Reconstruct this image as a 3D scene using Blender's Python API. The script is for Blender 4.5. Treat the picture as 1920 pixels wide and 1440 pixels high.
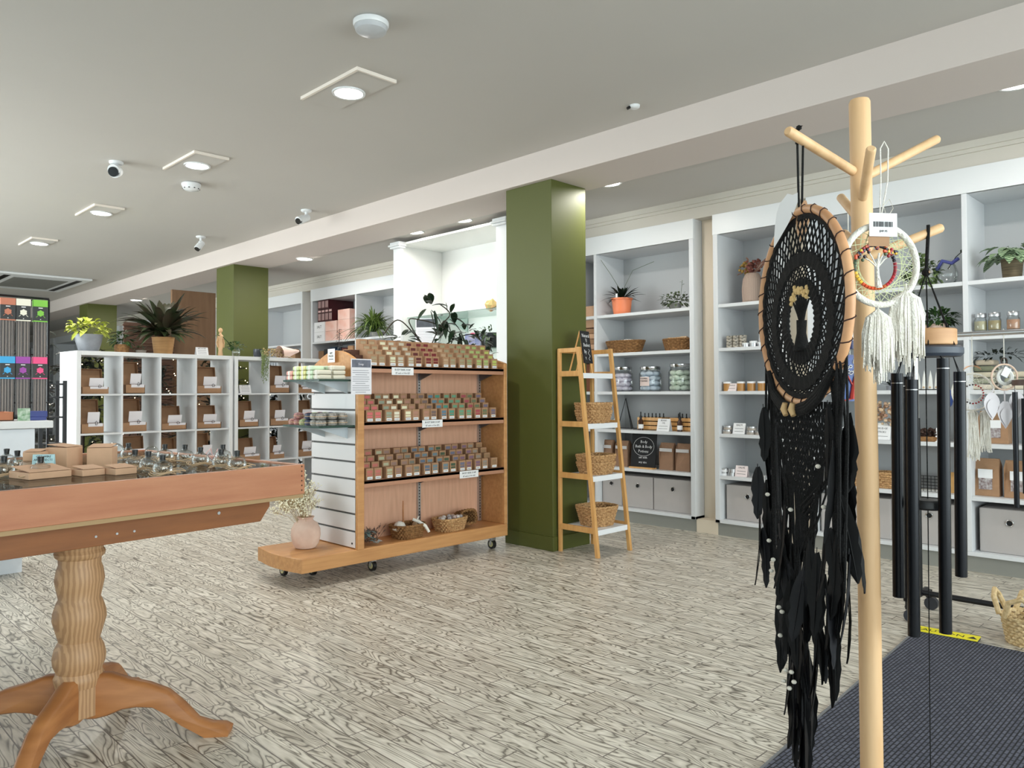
import bpy, math, random
from math import sin, cos, pi, radians, sqrt, tan
from mathutils import Vector, Matrix
for o in list(bpy.data.objects): bpy.data.objects.remove(o)
S = bpy.context.scene; C = S.collection
# ------------------------------------------------------------ camera
PITCH, ROLL, FPX = radians(1.2), radians(0.25), 1437.0
s_ = 1/sqrt(2)
fw = Vector((s_*cos(PITCH), s_*cos(PITCH), sin(PITCH))); rt = Vector((s_, -s_, 0)); up = rt.cross(fw)
R_ = cos(ROLL)*rt - sin(ROLL)*up; U_ = sin(ROLL)*rt + cos(ROLL)*up
cam = bpy.data.objects.new('camera', bpy.data.cameras.new('camera')); C.objects.link(cam)
cam.matrix_world = Matrix.Translation((0, 0, 1.12)) @ Matrix((R_, U_, -fw)).transposed().to_4x4()
cam.data.sensor_width = 36; cam.data.lens = FPX/1920*36
cam.data.shift_y = (704.9-720)/1920
cam.data.clip_start = 0.05; S.camera = cam
# ------------------------------------------------------------ world, exposure, daylight
w = bpy.data.worlds.new('world'); S.world = w; w.use_nodes = True
w.node_tree.nodes['Background'].inputs[0].default_value = (0.92, 0.94, 1.0, 1)
w.node_tree.nodes['Background'].inputs[1].default_value = 1.4
S.view_settings.view_transform = 'Standard'; S.view_settings.look = 'None'
S.view_settings.exposure = 0.55; S.view_settings.gamma = 1; S.view_settings.use_curve_mapping = False
def area(name, loc, rot, sx, sy, power, col, shape='RECTANGLE'):
    l = bpy.data.lights.new(name, 'AREA'); l.shape = shape; l.size = sx; l.size_y = sy; l.energy = power; l.color = col
    o = bpy.data.objects.new(name, l); o.location = loc; o.rotation_euler = rot; C.objects.link(o); return o
area('daylight_front', (1.6, -3.3, 1.6), (radians(90), 0, 0), 7.0, 2.6, 300, (1.0, 0.955, 0.985))
area('daylight_side', (-2.12, 8.2, 1.4), (radians(90), 0, radians(-90)), 6.0, 2.2, 350, (1.0, 0.925, 0.955))
area('daylight_side', (-2.12, 14.0, 1.5), (radians(90), 0, radians(-90)), 5.0, 2.3, 90, (1.0, 0.93, 0.94))
# ------------------------------------------------------------ materials
MT = {}
def lin(c): return tuple(((v/255)/12.92 if v/255 <= .04045 else ((v/255+.055)/1.055)**2.4) for v in c)+(1,)
def mat(name, rgb, rough=.5, metal=0., noise=0., nscale=30, bump=0., bscale=60, spec=.5, emit=0, stretch=None, trans=0, alpha=1, rgb2=None, kind='noise'):
    if name in MT: return MT[name]
    m = bpy.data.materials.new(name); m.use_nodes = True; nt = m.node_tree; N = nt.nodes; L = nt.links
    b = N['Principled BSDF']; c = lin(rgb)
    b.inputs['Base Color'].default_value = c; b.inputs['Roughness'].default_value = rough
    b.inputs['Metallic'].default_value = metal; b.inputs['Specular IOR Level'].default_value = spec
    if trans: b.inputs['Transmission Weight'].default_value = trans
    if emit:
        b.inputs['Emission Color'].default_value = c; b.inputs['Emission Strength'].default_value = emit
    if alpha < 1: b.inputs['Alpha'].default_value = alpha
    if noise or rgb2 or bump:
        tc = N.new('ShaderNodeTexCoord'); mp = N.new('ShaderNodeMapping'); L.new(tc.outputs['Object'], mp.inputs[0])
        if stretch: mp.inputs['Scale'].default_value = stretch
    if noise or rgb2:
        c2 = lin(rgb2) if rgb2 else tuple(v*(1-noise) for v in c[:3])+(1,)
        if kind == 'wave':
            t = N.new('ShaderNodeTexWave'); t.inputs['Scale'].default_value = nscale; t.inputs['Distortion'].default_value = 5; t.inputs['Detail'].default_value = 3; t.inputs['Detail Scale'].default_value = 1.2; out = t.outputs['Fac']
        else:
            t = N.new('ShaderNodeTexNoise'); t.inputs['Scale'].default_value = nscale; t.inputs['Detail'].default_value = 5; out = t.outputs['Fac']
        L.new(mp.outputs[0], t.inputs['Vector'])
        r = N.new('ShaderNodeValToRGB'); r.color_ramp.elements[0].position = .3; r.color_ramp.elements[1].position = .7
        r.color_ramp.elements[0].color = c2; r.color_ramp.elements[1].color = c
        L.new(out, r.inputs[0]); L.new(r.outputs[0], b.inputs['Base Color'])
    if bump:
        t2 = N.new('ShaderNodeTexNoise'); t2.inputs['Scale'].default_value = bscale; t2.inputs['Detail'].default_value = 4
        L.new(mp.outputs[0], t2.inputs['Vector']); bp = N.new('ShaderNodeBump'); bp.inputs['Strength'].default_value = bump; bp.inputs['Distance'].default_value = .01
        L.new(t2.outputs['Fac'], bp.inputs['Height']); L.new(bp.outputs[0], b.inputs['Normal'])
    MT[name] = m; return m
def pane_mat(name, rgb, fac=.12, rough=.02):
    m = bpy.data.materials.new(name); m.use_nodes = True; nt = m.node_tree; N = nt.nodes; L = nt.links; N.clear()
    o = N.new('ShaderNodeOutputMaterial'); mx = N.new('ShaderNodeMixShader'); t = N.new('ShaderNodeBsdfTransparent'); g = N.new('ShaderNodeBsdfGlossy')
    t.inputs[0].default_value = lin(rgb); g.inputs['Roughness'].default_value = rough
    lw = N.new('ShaderNodeLayerWeight'); lw.inputs[0].default_value = .25
    ma = N.new('ShaderNodeMath'); ma.operation = 'MULTIPLY_ADD'; ma.inputs[1].default_value = .6; ma.inputs[2].default_value = fac
    L.new(lw.outputs['Fresnel'], ma.inputs[0]); L.new(ma.outputs[0], mx.inputs[0]); L.new(t.outputs[0], mx.inputs[1]); L.new(g.outputs[0], mx.inputs[2]); L.new(mx.outputs[0], o.inputs[0])
    MT[name] = m; return m
white = mat('white_laminate', (226, 228, 230), .35)
white2 = mat('white_board', (214, 216, 219), .45)
wallm = mat('cream_paint', (206, 200, 190), .75, noise=.04, nscale=2)
ceilm = mat('ceiling_paint', (196, 192, 187), .8, noise=.03, nscale=1.2)
beige = mat('beige_paint', (222, 208, 188), .7)
greyp = mat('grey_plinth', (140, 140, 134), .6)
green = mat('green_paint', (82, 87, 34), .55, noise=.06, nscale=2)
kraft = mat('kraft_card', (168, 130, 98), .8, noise=.08, nscale=40)
kraftd = mat('kraft_card_brown', (150, 112, 80), .85, noise=.1, nscale=40)
kraftp = mat('kraft_card_pinkish', (214, 172, 140), .8, noise=.06, nscale=30)
paper = mat('white_paper', (232, 230, 236), .7)
ink = mat('ink', (40, 38, 44), .7)
inkgrey = mat('grey_ink', (120, 120, 130), .7)
black = mat('black_metal', (22, 23, 27), .38, .3)
blackp = mat('black_plastic', (14, 14, 15), .4)
chrome = mat('chrome', (210, 210, 212), .18, 1.)
yarn = mat('black_yarn', (9, 8, 9), .95, bump=.5, bscale=400)
featherm = mat('black_feather', (9, 9, 11), .65, spec=.25)
featherg = mat('charcoal_feather', (24, 24, 28), .6, spec=.3)
maple = mat('gondola_wood', (205, 152, 98), .45, rgb2=(186, 132, 82), nscale=6, stretch=(.6, 8, 8), kind='noise')
mapleback = mat('gondola_back_wood', (222, 174, 146), .5, rgb2=(206, 158, 130), nscale=6, stretch=(8, 8, .7))
maplepink = mat('shelf_wood', (190, 140, 112), .5, rgb2=(172, 124, 98), nscale=6, stretch=(.6, 8, 8))
bamboo = mat('bamboo', (222, 172, 108), .45, rgb2=(204, 150, 88), nscale=8, stretch=(5, 5, .6))
polem = mat('pale_timber', (228, 190, 146), .5, rgb2=(214, 172, 126), nscale=5, stretch=(6, 6, .8))
tablewood = mat('table_pine', (196, 136, 100), .42, rgb2=(172, 108, 76), nscale=2.4, stretch=(1, 9, 9), kind='noise', bump=.05)
legwood = mat('leg_pine', (184, 124, 74), .4, rgb2=(152, 96, 54), nscale=5, stretch=(1, 1, 6), kind='noise')
colwood = mat('column_pine', (190, 150, 110), .5, rgb2=(166, 126, 90), nscale=13, stretch=(2, 2, .3), kind='wave')
darkwood = mat('stretcher_wood', (150, 92, 48), .5, noise=.25, nscale=4, stretch=(1, 8, 8))
brownpanel = mat('brown_panel', (140, 108, 82), .7, rgb2=(122, 92, 68), nscale=3, stretch=(4, 4, .5))
weave = mat('woven_grass', (218, 178, 128), .8, rgb2=(146, 102, 60), nscale=90)
weaved = mat('woven_brown', (160, 118, 74), .8, rgb2=(112, 76, 40), nscale=60)
weavel = mat('woven_pale', (222, 198, 156), .8, rgb2=(190, 160, 112), nscale=60)
weavein = mat('inner_shell_brown', (110, 80, 50), .9)
leafd = mat('leaf_dark', (50, 66, 42), .3, rgb2=(60, 38, 36), nscale=8)
leafm = mat('leaf_green', (66, 96, 48), .45, rgb2=(44, 72, 36), nscale=14)
leafg = mat('leaf_grass', (112, 134, 62), .5, rgb2=(76, 100, 44), nscale=14)
leafl = mat('leaf_lime', (206, 212, 96), .5, rgb2=(166, 178, 62), nscale=14)
leaff = mat('leaf_fern', (72, 88, 58), .55, rgb2=(94, 104, 72), nscale=20)
leafv = mat('leaf_black_green', (24, 34, 24), .4)
terr = mat('orange_pot', (240, 136, 92), .5)
tagm = mat('white_card', (236, 236, 238), .6)
linen = mat('light_grey_fabric', (180, 174, 172), .9, noise=.05, nscale=8, bump=.15, bscale=500)
rope = mat('white_yarn', (246, 242, 234), .9, rgb2=(230, 224, 212), nscale=40, bump=.6, bscale=250)
creamw = mat('cream_wrap', (228, 228, 224), .7)
greym = mat('grey_glaze', (146, 150, 158), .3, rgb2=(120, 122, 128), nscale=10)
stone = mat('blush_clay', (232, 206, 190), .8, rgb2=(206, 172, 156), nscale=7, bump=.2, bscale=30)
dark = mat('dark_void', (18, 18, 20), .8)
lens = mat('black_lens', (6, 6, 8), .1)
silver = mat('silver_tin', (190, 190, 192), .3, .9)
twine = mat('twine', (206, 176, 142), .9)
tanm = mat('dried_stem', (170, 146, 104), .8)
baby = mat('dried_blossom', (244, 238, 214), .8)
redb = mat('dried_red', (130, 84, 66), .85, rgb2=(170, 148, 84), nscale=60)
slatm = mat('slat_board', (222, 220, 222), .45)
glasst = pane_mat('clear_glass', (236, 244, 242), .05)
glassg = pane_mat('green_tinted_glass', (232, 243, 240), .08)
glassj = pane_mat('jar_glass', (249, 251, 251), .07)
emitm = mat('lamp_diffuser', (255, 250, 240), .5, emit=14)
bulbm = mat('fairy_bulb', (255, 236, 190), .5, emit=6)
chalk = mat('chalkboard', (20, 21, 24), .8)
chalkw = mat('chalk', (226, 226, 228), .9)
yellow = mat('caution_yellow', (244, 232, 40), .5)
def floor_mat():
    m = bpy.data.materials.new('vinyl_plank_floor'); m.use_nodes = True; nt = m.node_tree; N = nt.nodes; L = nt.links; b = N['Principled BSDF']
    tc = N.new('ShaderNodeTexCoord'); mp = N.new('ShaderNodeMapping'); mp.inputs['Rotation'].default_value = (0, 0, radians(90))
    L.new(tc.outputs['Object'], mp.inputs[0])
    br = N.new('ShaderNodeTexBrick'); br.offset = .37; br.squash = 1; br.inputs['Scale'].default_value = 1
    br.inputs['Brick Width'].default_value = .34; br.inputs['Row Height'].default_value = .078; br.inputs['Mortar Size'].default_value = .0022
    br.inputs['Color1'].default_value = (0, 0, 0, 1); br.inputs['Color2'].default_value = (1, 1, 1, 1); br.inputs['Mortar'].default_value = (.5, .5, .5, 1)
    L.new(mp.outputs[0], br.inputs['Vector'])
    # per plank offset of grain coordinates
    sc = N.new('ShaderNodeVectorMath'); sc.operation = 'MULTIPLY'; sc.inputs[1].default_value = (1.5, 8.5, 1)
    L.new(mp.outputs[0], sc.inputs[0])
    off = N.new('ShaderNodeVectorMath'); off.operation = 'SCALE'; off.inputs['Scale'].default_value = 9
    L.new(br.outputs['Color'], off.inputs[0]); ad = N.new('ShaderNodeVectorMath'); ad.operation = 'ADD'
    L.new(sc.outputs[0], ad.inputs[0]); L.new(off.outputs[0], ad.inputs[1])
    n1 = N.new('ShaderNodeTexNoise'); n1.inputs['Scale'].default_value = 1.3; n1.inputs['Detail'].default_value = 2.5; n1.inputs['Roughness'].default_value = .45; n1.inputs['Distortion'].default_value = .6
    L.new(ad.outputs[0], n1.inputs['Vector'])
    mu = N.new('ShaderNodeMath'); mu.operation = 'MULTIPLY'; mu.inputs[1].default_value = 17; L.new(n1.outputs['Fac'], mu.inputs[0])
    pp = N.new('ShaderNodeMath'); pp.operation = 'PINGPONG'; pp.inputs[1].default_value = .5; L.new(mu.outputs[0], pp.inputs[0])
    r1 = N.new('ShaderNodeValToRGB'); e = r1.color_ramp.elements; e[0].position = .0; e[0].color = lin((112, 105, 94)); e[1].position = .17; e[1].color = lin((218, 212, 198))
    x = e.new(.5); x.color = lin((238, 232, 220)); L.new(pp.outputs[0], r1.inputs[0])
    n2 = N.new('ShaderNodeTexNoise'); n2.inputs['Scale'].default_value = 60; n2.inputs['Detail'].default_value = 3
    s2 = N.new('ShaderNodeVectorMath'); s2.operation = 'MULTIPLY'; s2.inputs[1].default_value = (.12, 1.2, 1); L.new(mp.outputs[0], s2.inputs[0]); L.new(s2.outputs[0], n2.inputs['Vector'])
    r2 = N.new('ShaderNodeValToRGB'); r2.color_ramp.elements[0].position = .3; r2.color_ramp.elements[0].color = (.70, .69, .68, 1); r2.color_ramp.elements[1].position = .62; r2.color_ramp.elements[1].color = (1, 1, 1, 1)
    L.new(n2.outputs['Fac'], r2.inputs[0])
    m1 = N.new('ShaderNodeMix'); m1.data_type = 'RGBA'; m1.blend_type = 'MULTIPLY'; m1.inputs[0].default_value = 1; L.new(r1.outputs[0], m1.inputs[6]); L.new(r2.outputs[0], m1.inputs[7])
    # plank tint
    r3 = N.new('ShaderNodeValToRGB'); r3.color_ramp.elements[0].color = (.84, .82, .80, 1); r3.color_ramp.elements[1].color = (1.0, 1.0, 1.0, 1); L.new(br.outputs['Color'], r3.inputs[0])
    m2 = N.new('ShaderNodeMix'); m2.data_type = 'RGBA'; m2.blend_type = 'MULTIPLY'; m2.inputs[0].default_value = 1; L.new(m1.outputs[2], m2.inputs[6]); L.new(r3.outputs[0], m2.inputs[7])
    m3 = N.new('ShaderNodeMix'); m3.data_type = 'RGBA'; m3.inputs[7].default_value = lin((106, 98, 90)); L.new(br.outputs['Fac'], m3.inputs[0]); L.new(m2.outputs[2], m3.inputs[6])
    L.new(m3.outputs[2], b.inputs['Base Color']); b.inputs['Roughness'].default_value = .36; b.inputs['Specular IOR Level'].default_value = .45
    bp = N.new('ShaderNodeBump'); bp.inputs['Strength'].default_value = .12; bp.inputs['Distance'].default_value = .004; L.new(pp.outputs[0], bp.inputs['Height']); L.new(bp.outputs[0], b.inputs['Normal'])
    return m
def mat_mat():
    m = bpy.data.materials.new('ribbed_mat'); m.use_nodes = True; nt = m.node_tree; N = nt.nodes; L = nt.links; b = N['Principled BSDF']
    tc = N.new('ShaderNodeTexCoord'); mp = N.new('ShaderNodeMapping'); mp.inputs['Rotation'].default_value = (0, 0, radians(0)); L.new(tc.outputs['Object'], mp.inputs[0])
    br = N.new('ShaderNodeTexBrick'); br.inputs['Scale'].default_value = 1; br.inputs['Brick Width'].default_value = .034; br.inputs['Row Height'].default_value = .013; br.inputs['Mortar Size'].default_value = .003; br.inputs['Mortar Smooth'].default_value = .6
    br.inputs['Color1'].default_value = lin((92, 94, 108)); br.inputs['Color2'].default_value = lin((76, 78, 92)); br.inputs['Mortar'].default_value = lin((30, 31, 38))
    L.new(mp.outputs[0], br.inputs['Vector']); L.new(br.outputs['Color'], b.inputs['Base Color']); b.inputs['Roughness'].default_value = .95
    bp = N.new('ShaderNodeBump'); bp.invert = True; bp.inputs['Strength'].default_value = .8; bp.inputs['Distance'].default_value = .004; L.new(br.outputs['Fac'], bp.inputs['Height']); L.new(bp.outputs[0], b.inputs['Normal'])
    return m
# ------------------------------------------------------------ mesh builder
class MB:
    def __init__(s): s.v = []; s.f = []; s.m = []; s.s = []
    def add(s, vs, fs, mi=0, sm=False):
        n = len(s.v); s.v += [tuple(v) for v in vs]
        for f in fs: s.f.append(tuple(i+n for i in f)); s.m.append(mi); s.s.append(sm)
        return s
    def box(s, x0, y0, z0, x1, y1, z1, mi=0, M=None):
        vs = [(x, y, z) for z in (z0, z1) for y in (y0, y1) for x in (x0, x1)]
        if M is not None: vs = [M @ Vector(v) for v in vs]
        return s.add(vs, [(0, 2, 3, 1), (4, 5, 7, 6), (0, 1, 5, 4), (2, 6, 7, 3), (0, 4, 6, 2), (1, 3, 7, 5)], mi)
    def poly(s, pts, z0, z1, mi=0):
        n = len(pts); vs = [(x, y, z0) for x, y in pts]+[(x, y, z1) for x, y in pts]
        return s.add(vs, [tuple(range(n))[::-1], tuple(range(n, 2*n))]+[(i, (i+1) % n, n+(i+1) % n, n+i) for i in range(n)], mi)
    def prism(s, pts, d0, d1, f, mi=0):   # 2-D outline pushed along a third axis; f maps (a,b,d) to a point
        n = len(pts); vs = [f(a, b, d0) for a, b in pts]+[f(a, b, d1) for a, b in pts]
        return s.add(vs, [tuple(range(n))[::-1], tuple(range(n, 2*n))]+[(i, (i+1) % n, n+(i+1) % n, n+i) for i in range(n)], mi)
    def lathe(s, prof, n=24, c=(0, 0, 0), mi=0, M=None, sx=1, sy=1, cap=True, top=False):
        vs = []
        for r, z in prof:
            for k in range(n):
                a = 2*pi*k/n; vs.append((c[0]+r*cos(a)*sx, c[1]+r*sin(a)*sy, c[2]+z))
        if M is not None: vs = [M @ Vector(v) for v in vs]
        fs = []
        for i in range(len(prof)-1):
            for k in range(n): fs.append((i*n+k, i*n+(k+1) % n, (i+1)*n+(k+1) % n, (i+1)*n+k))
        s.add(vs, fs, mi, True)
        if cap and prof[0][0] > 1e-5: s.add([vs[k] for k in range(n)][::-1], [tuple(range(n))], mi)
        if top and prof[-1][0] > 1e-5: s.add([vs[(len(prof)-1)*n+k] for k in range(n)], [tuple(range(n))], mi)
        return s
    def cyl(s, p, q, r, r2=None, n=16, mi=0):
        return s.tube([p, q], [r, r if r2 is None else r2], n, mi)
    def tube(s, path, r, n=8, mi=0, closed=False, caps=True):
        P = [Vector(p) for p in path]; k = len(P); rr = r if isinstance(r, (list, tuple)) else [r]*k
        vs = []; prev = None
        for i in range(k):
            if closed: t = (P[(i+1) % k]-P[i-1])
            else: t = P[min(i+1, k-1)]-P[max(i-1, 0)]
            t = t.normalized() if t.length > 1e-9 else Vector((0, 0, 1))
            if prev is None:
                a = Vector((0, 0, 1)) if abs(t.z) < .9 else Vector((1, 0, 0)); u = t.cross(a).normalized()
            else:
                u = prev-t*prev.dot(t); u = u.normalized() if u.length > 1e-6 else t.orthogonal().normalized()
            prev = u; v = t.cross(u)
            for j in range(n):
                a = 2*pi*j/n; vs.append(P[i]+(u*cos(a)+v*sin(a))*rr[i])
        fs = []
        for i in range(k if closed else k-1):
            i2 = (i+1) % k
            for j in range(n): fs.append((i*n+j, i*n+(j+1) % n, i2*n+(j+1) % n, i2*n+j))
        s.add(vs, fs, mi, n > 4)
        if not closed and caps and n > 2:
            s.add(vs[:n][::-1], [tuple(range(n))], mi); s.add(vs[-n:], [tuple(range(n))], mi)
        return s
    def ball(s, c, r, mi=0, n=10, sz=1., sx=1., sy=1.):
        m = max(3, n//2); pr = [(r*sin(pi*i/m), -r*cos(pi*i/m)*sz) for i in range(m+1)]; pr[0] = (1e-6, pr[0][1]); pr[-1] = (1e-6, pr[-1][1])
        return s.lathe(pr, n, c, mi, None, sx, sy)
    def leaf(s, base, d, L, W, droop=.3, mi=0, seg=4, shape=1., side=None, fold=.15):
        d = Vector(d).normalized(); sd = side if side else d.cross(Vector((0, 0, 1)))
        if sd.length < 1e-3: sd = Vector((1, 0, 0))
        sd = sd.normalized(); vs = []; base = Vector(base)
        for i in range(seg+1):
            t = i/seg; p = base+d*L*t+Vector((0, 0, -1))*droop*L*t*t
            wd = W*.5*(sin(pi*min(1, (t*.92+.06))**shape)) if i < seg else W*.02
            u = Vector((0, 0, 1))*W*fold*(wd/(W*.5+1e-9))
            vs += [p-sd*wd+u, p, p+sd*wd+u]
        fs = []
        for i in range(seg):
            a = i*3; fs += [(a, a+1, a+4, a+3), (a+1, a+2, a+5, a+4)]
        return s.add(vs, fs, mi, True)
    def text(s, string, size, M, mi=0, align='CENTER', depth=.0006):
        c = bpy.data.curves.new('t', 'FONT'); c.body = string; c.size = size; c.align_x = align; c.extrude = depth/2; c.resolution_u = 1
        o = bpy.data.objects.new('t', c); me = bpy.data.meshes.new_from_object(o)
        s.add([M @ v.co for v in me.vertices], [tuple(p.vertices) for p in me.polygons], mi)
        bpy.data.objects.remove(o); bpy.data.curves.remove(c); bpy.data.meshes.remove(me); return s
    def build(s, name, mats, parent=None, bevel=0, loc=None, sharp=40):
        me = bpy.data.meshes.new(name); me.from_pydata(s.v, [], s.f)
        if not isinstance(mats, (list, tuple)): mats = [mats]
        for m in mats: me.materials.append(m)
        me.polygons.foreach_set('material_index', s.m); me.polygons.foreach_set('use_smooth', s.s)
        me.validate(); me.update()
        if any(s.s): me.set_sharp_from_angle(angle=radians(sharp))
        o = bpy.data.objects.new(name, me); C.objects.link(o)
        if parent: o.parent = parent
        if loc: o.location = loc
        if bevel:
            b = o.modifiers.new('bevel', 'BEVEL'); b.width = bevel; b.segments = 2; b.limit_method = 'ANGLE'; b.angle_limit = radians(50)
        return o
def tag(o, label, cat, group=None, kind=None):
    if label: o['label'] = label
    if cat: o['category'] = cat
    if group: o['group'] = group
    if kind: o['kind'] = kind
    return o
def thing(name, label, cat, loc=(0, 0, 0), rz=0, group=None):
    o = bpy.data.objects.new(name, None); C.objects.link(o); o.location = loc; o.rotation_euler = (0, 0, rz); o.empty_display_size = .05
    return tag(o, label, cat, group)
def struct(name, mb, m, bevel=0):
    o = mb.build(name, m, None, bevel); o['kind'] = 'structure'; return o
KIDS = {}
def dup(r, loc, rz=0, label=None, group=None, scale=None):
    if r.name not in KIDS: KIDS[r.name] = [(c, [g for g in bpy.data.objects if g.parent == c]) for c in bpy.data.objects if c.parent == r]
    n = r.copy(); C.objects.link(n); n.location = loc; n.rotation_euler = (0, 0, rz)
    if scale: n.scale = scale
    if label: n['label'] = label
    if group: n['group'] = group
    for c, gs in KIDS[r.name]:
        k = c.copy(); C.objects.link(k); k.parent = n
        for g in gs:
            q = g.copy(); C.objects.link(q); q.parent = k
    return n
def once(r, loc, rz, label, group, state):
    if not state:
        state.append(1); r.location = loc; r.rotation_euler = (0, 0, rz); r['label'] = label
        if group: r['group'] = group
        return r
    return dup(r, loc, rz, label, group)
def RX(loc, rz=0, rx=90):   # frame for upright text facing -y after rotation rz
    return Matrix.Translation(loc) @ Matrix.Rotation(rz, 4, 'Z') @ Matrix.Rotation(radians(rx), 4, 'X')
FX = -pi/2   # items on the wall cabinets face -x: local -y turned to -x
def ordn(i): return ['first', 'second', 'third', 'fourth', 'fifth', 'sixth', 'seventh', 'eighth', 'ninth', 'tenth', 'eleventh', 'twelfth', 'thirteenth', 'fourteenth', 'fifteenth', 'sixteenth'][i]
# ============================================================ SETTING
ZC, ZB = 2.835, 2.63
struct('floor', MB().box(-2.1, -3.0, -.1, 5.9, 27, 0), floor_mat())
struct('ceiling', MB().box(-2.1, -3.0, ZC, 4.3, 27, ZC+.1).box(4.3, -3.0, ZB+.03, 5.9, 27, ZB+.13), ceilm)
struct('trim_1', MB().box(3.98, -3.0, ZB, 4.46, 27, ZC+.02), mat('beam_paint', (210, 199, 193), .7), .004)
struct('wall_right', MB().box(5.80, -3.0, 0, 5.95, 27, 2.8).box(5.36, -3.0, 2.50, 5.80, 27, 2.66).box(5.46, -3, 0, 5.80, 27, .02), wallm)
struct('trim_2', MB().box(5.33, -3.0, 2.615, 5.36, 27, 2.66).box(5.345, -3.0, 2.59, 5.36, 27, 2.615), wallm)
struct('wall_back', MB().box(-2.1, 27, 0, 5.9, 27.1, 2.9), mat('far_wall_paint', (168, 150, 140), .8))
# plinth and pilasters between the cabinets
struct('baseboard_right', MB().box(5.37, -2.9, 0, 5.47, 27, .098), greyp)
PIL = [(3.115, 3.285), (2.365, 2.55), (9.15, 9.36), (12.0, 12.2), (16.4, 16.6), (21.1, 21.25), (6.28, 6.30)]
for i, (a, b) in enumerate(PIL):
    struct('trim_%d' % (i+3), MB().box(5.47, a, 0, 5.8, b, 2.5).box(5.366, a-.01, 0, 5.475, b+.01, .105), beige)
# entrance side with a glazed shopfront (behind the camera) and windows to the left
def glazed(name, axis, pos, a0, a1, wn):
    mb = MB(); g = MB(); n = wn; st = (a1-a0)/n
    def B(m, u0, u1, z0, z1, t=.05):
        if axis == 'y': m.box(u0, pos-t, z0, u1, pos+t, z1)
        else: m.box(pos-t, u0, z0, pos+t, u1, z1)
    for i in range(n+1): B(mb, a0+i*st-.04, a0+i*st+.04, .3, 2.7)
    B(mb, a0, a1, .25, .35); B(mb, a0, a1, 2.65, 2.75)
    o = struct(name, mb, white)
    B(g, a0, a1, .35, 2.65, .004); p = g.build('window_pane', glasst, o)
    return o
struct('wall_front', MB().box(-2.1, -3.1, 0, 5.9, -3.0, .27).box(-2.1, -3.1, 2.73, 5.9, -3.0, 2.9).box(-2.1, -3.1, .2, -1.6, -3, 2.8).box(5.2, -3.1, .2, 5.9, -3, 2.8), wallm)
glazed('window_1', 'y', -3.05, -1.6, 5.2, 5)
struct('wall_left', MB().box(-2.1, -3.0, 0, -2.0, 27, .27).box(-2.1, -3.0, 2.73, -2.0, 27, 2.9).box(-2.1, 17, .2, -2.0, 27, 2.8), wallm)
glazed('window_2', 'x', -2.05, -2.9, 17, 12)
# green columns
def column(n, y0, y1, x1):
    t = thing('column', ['tall green square column beside the bamboo ladder shelf', 'green square column behind the white cube shelves', 'farthest green square column, behind the lime-leaved plant'][n], 'column', (4.02, y0, 0), 0)
    MB().box(0, 0, 0, x1-4.02, y1-y0, ZB).build('shaft', green, t, .003)
    MB().box(-.012, -.012, 0, x1-4.02+.012, y1-y0+.012, .10).box(-.006, -.006, .10, x1-4.02+.006, y1-y0+.006, .108).build('skirting', green, t, .003)
    t['kind'] = 'structure'
column(0, 3.62, 4.075, 4.40); column(1, 8.615, 9.075, 4.455); column(2, 14.03, 14.47, 4.476)
# far brown panels and rear partition
t = thing('timber_display_panel', 'plain tan timber panel standing left of the second green column', 'panel', (4.04, 10.5, 0)); MB().box(0, 0, 0, .60, .05, 2.52).build('board', brownpanel, t, .004); MB().box(-.03, -.1, 0, .03, .15, .06).box(.55, -.1, 0, .61, .15, .06).build('foot', brownpanel, t)
t = thing('driftwood_screen', 'dark brown screen of horizontal branches behind the big potted plant', 'screen', (3.42, 10.4, 0)); mb = MB(); random.seed(3)
MB().box(0, .04, 0, .60, .07, 2.04).build('board', mat('screen_board', (104, 76, 62), .8, noise=.3, nscale=6), t)
for i in range(22):
    z = .9+i*.052; p = [(-.02+.64*k/8, .02+random.uniform(-.01, .01), z+random.uniform(-.02, .02)) for k in range(9)]; mb.tube(p, random.uniform(.007, .016), 5)
mb.build('branches', mat('branch_brown', (88, 62, 48), .9), t)
# ============================================================ LIGHTS
def downlight(loc, label, group, power, panel=False):
    t = thing('downlight', label, 'ceiling light', loc, 0, group)
    MB().lathe([(.078, 0), (.078, -.006)], 28, top=True).build('diffuser', emitm, t)
    MB().lathe([(.080, .0), (.094, .0), (.092, -.009), (.080, -.008)], 28, cap=False).build('ring', white, t)
    if panel:
        MB().box(-.14, -.30, .001, .105, .27, .012).build('mounting_panel', ceilm, t); MB().box(-.15, -.31, -.006, -.135, .27, .012).box(-.135, -.31, -.006, .105, -.297, .012).build('lit_panel_edge', mat('lit_edge_pale', (236, 226, 216), .6), t)  # two near panel edges, the light on them put into pale strips
    l = bpy.data.lights.new('downlight_glow', 'AREA'); l.shape = 'DISK'; l.size = .15; l.energy = power; l.color = (1, .96, .90); l.spread = radians(178)
    o = bpy.data.objects.new('downlight_glow', l); o.location = (0, 0, -.02); o.parent = t; C.objects.link(o)
    return t
PW = 13
names = ['nearest of the square-framed downlights, above the soap stand', 'second square-framed ceiling downlight, beyond the nearest one', 'third square-framed ceiling downlight in the row', 'farthest square-framed downlight, at left edge of ceiling']
for (x, y), nm in zip([(2.40, 3.70), (2.365, 5.68), (2.35, 7.81), (2.33, 9.87)], names): downlight((x, y, ZC-.013), 'round '+nm, 'square-framed downlights', PW, True)
names = ['small flush downlight at right edge of ceiling', 'small flush downlight just right of the tall green column', 'right one of two downlights over the white alcove', 'left one of two downlights over the white alcove', 'small flush downlight between alcove and second green column']
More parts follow.
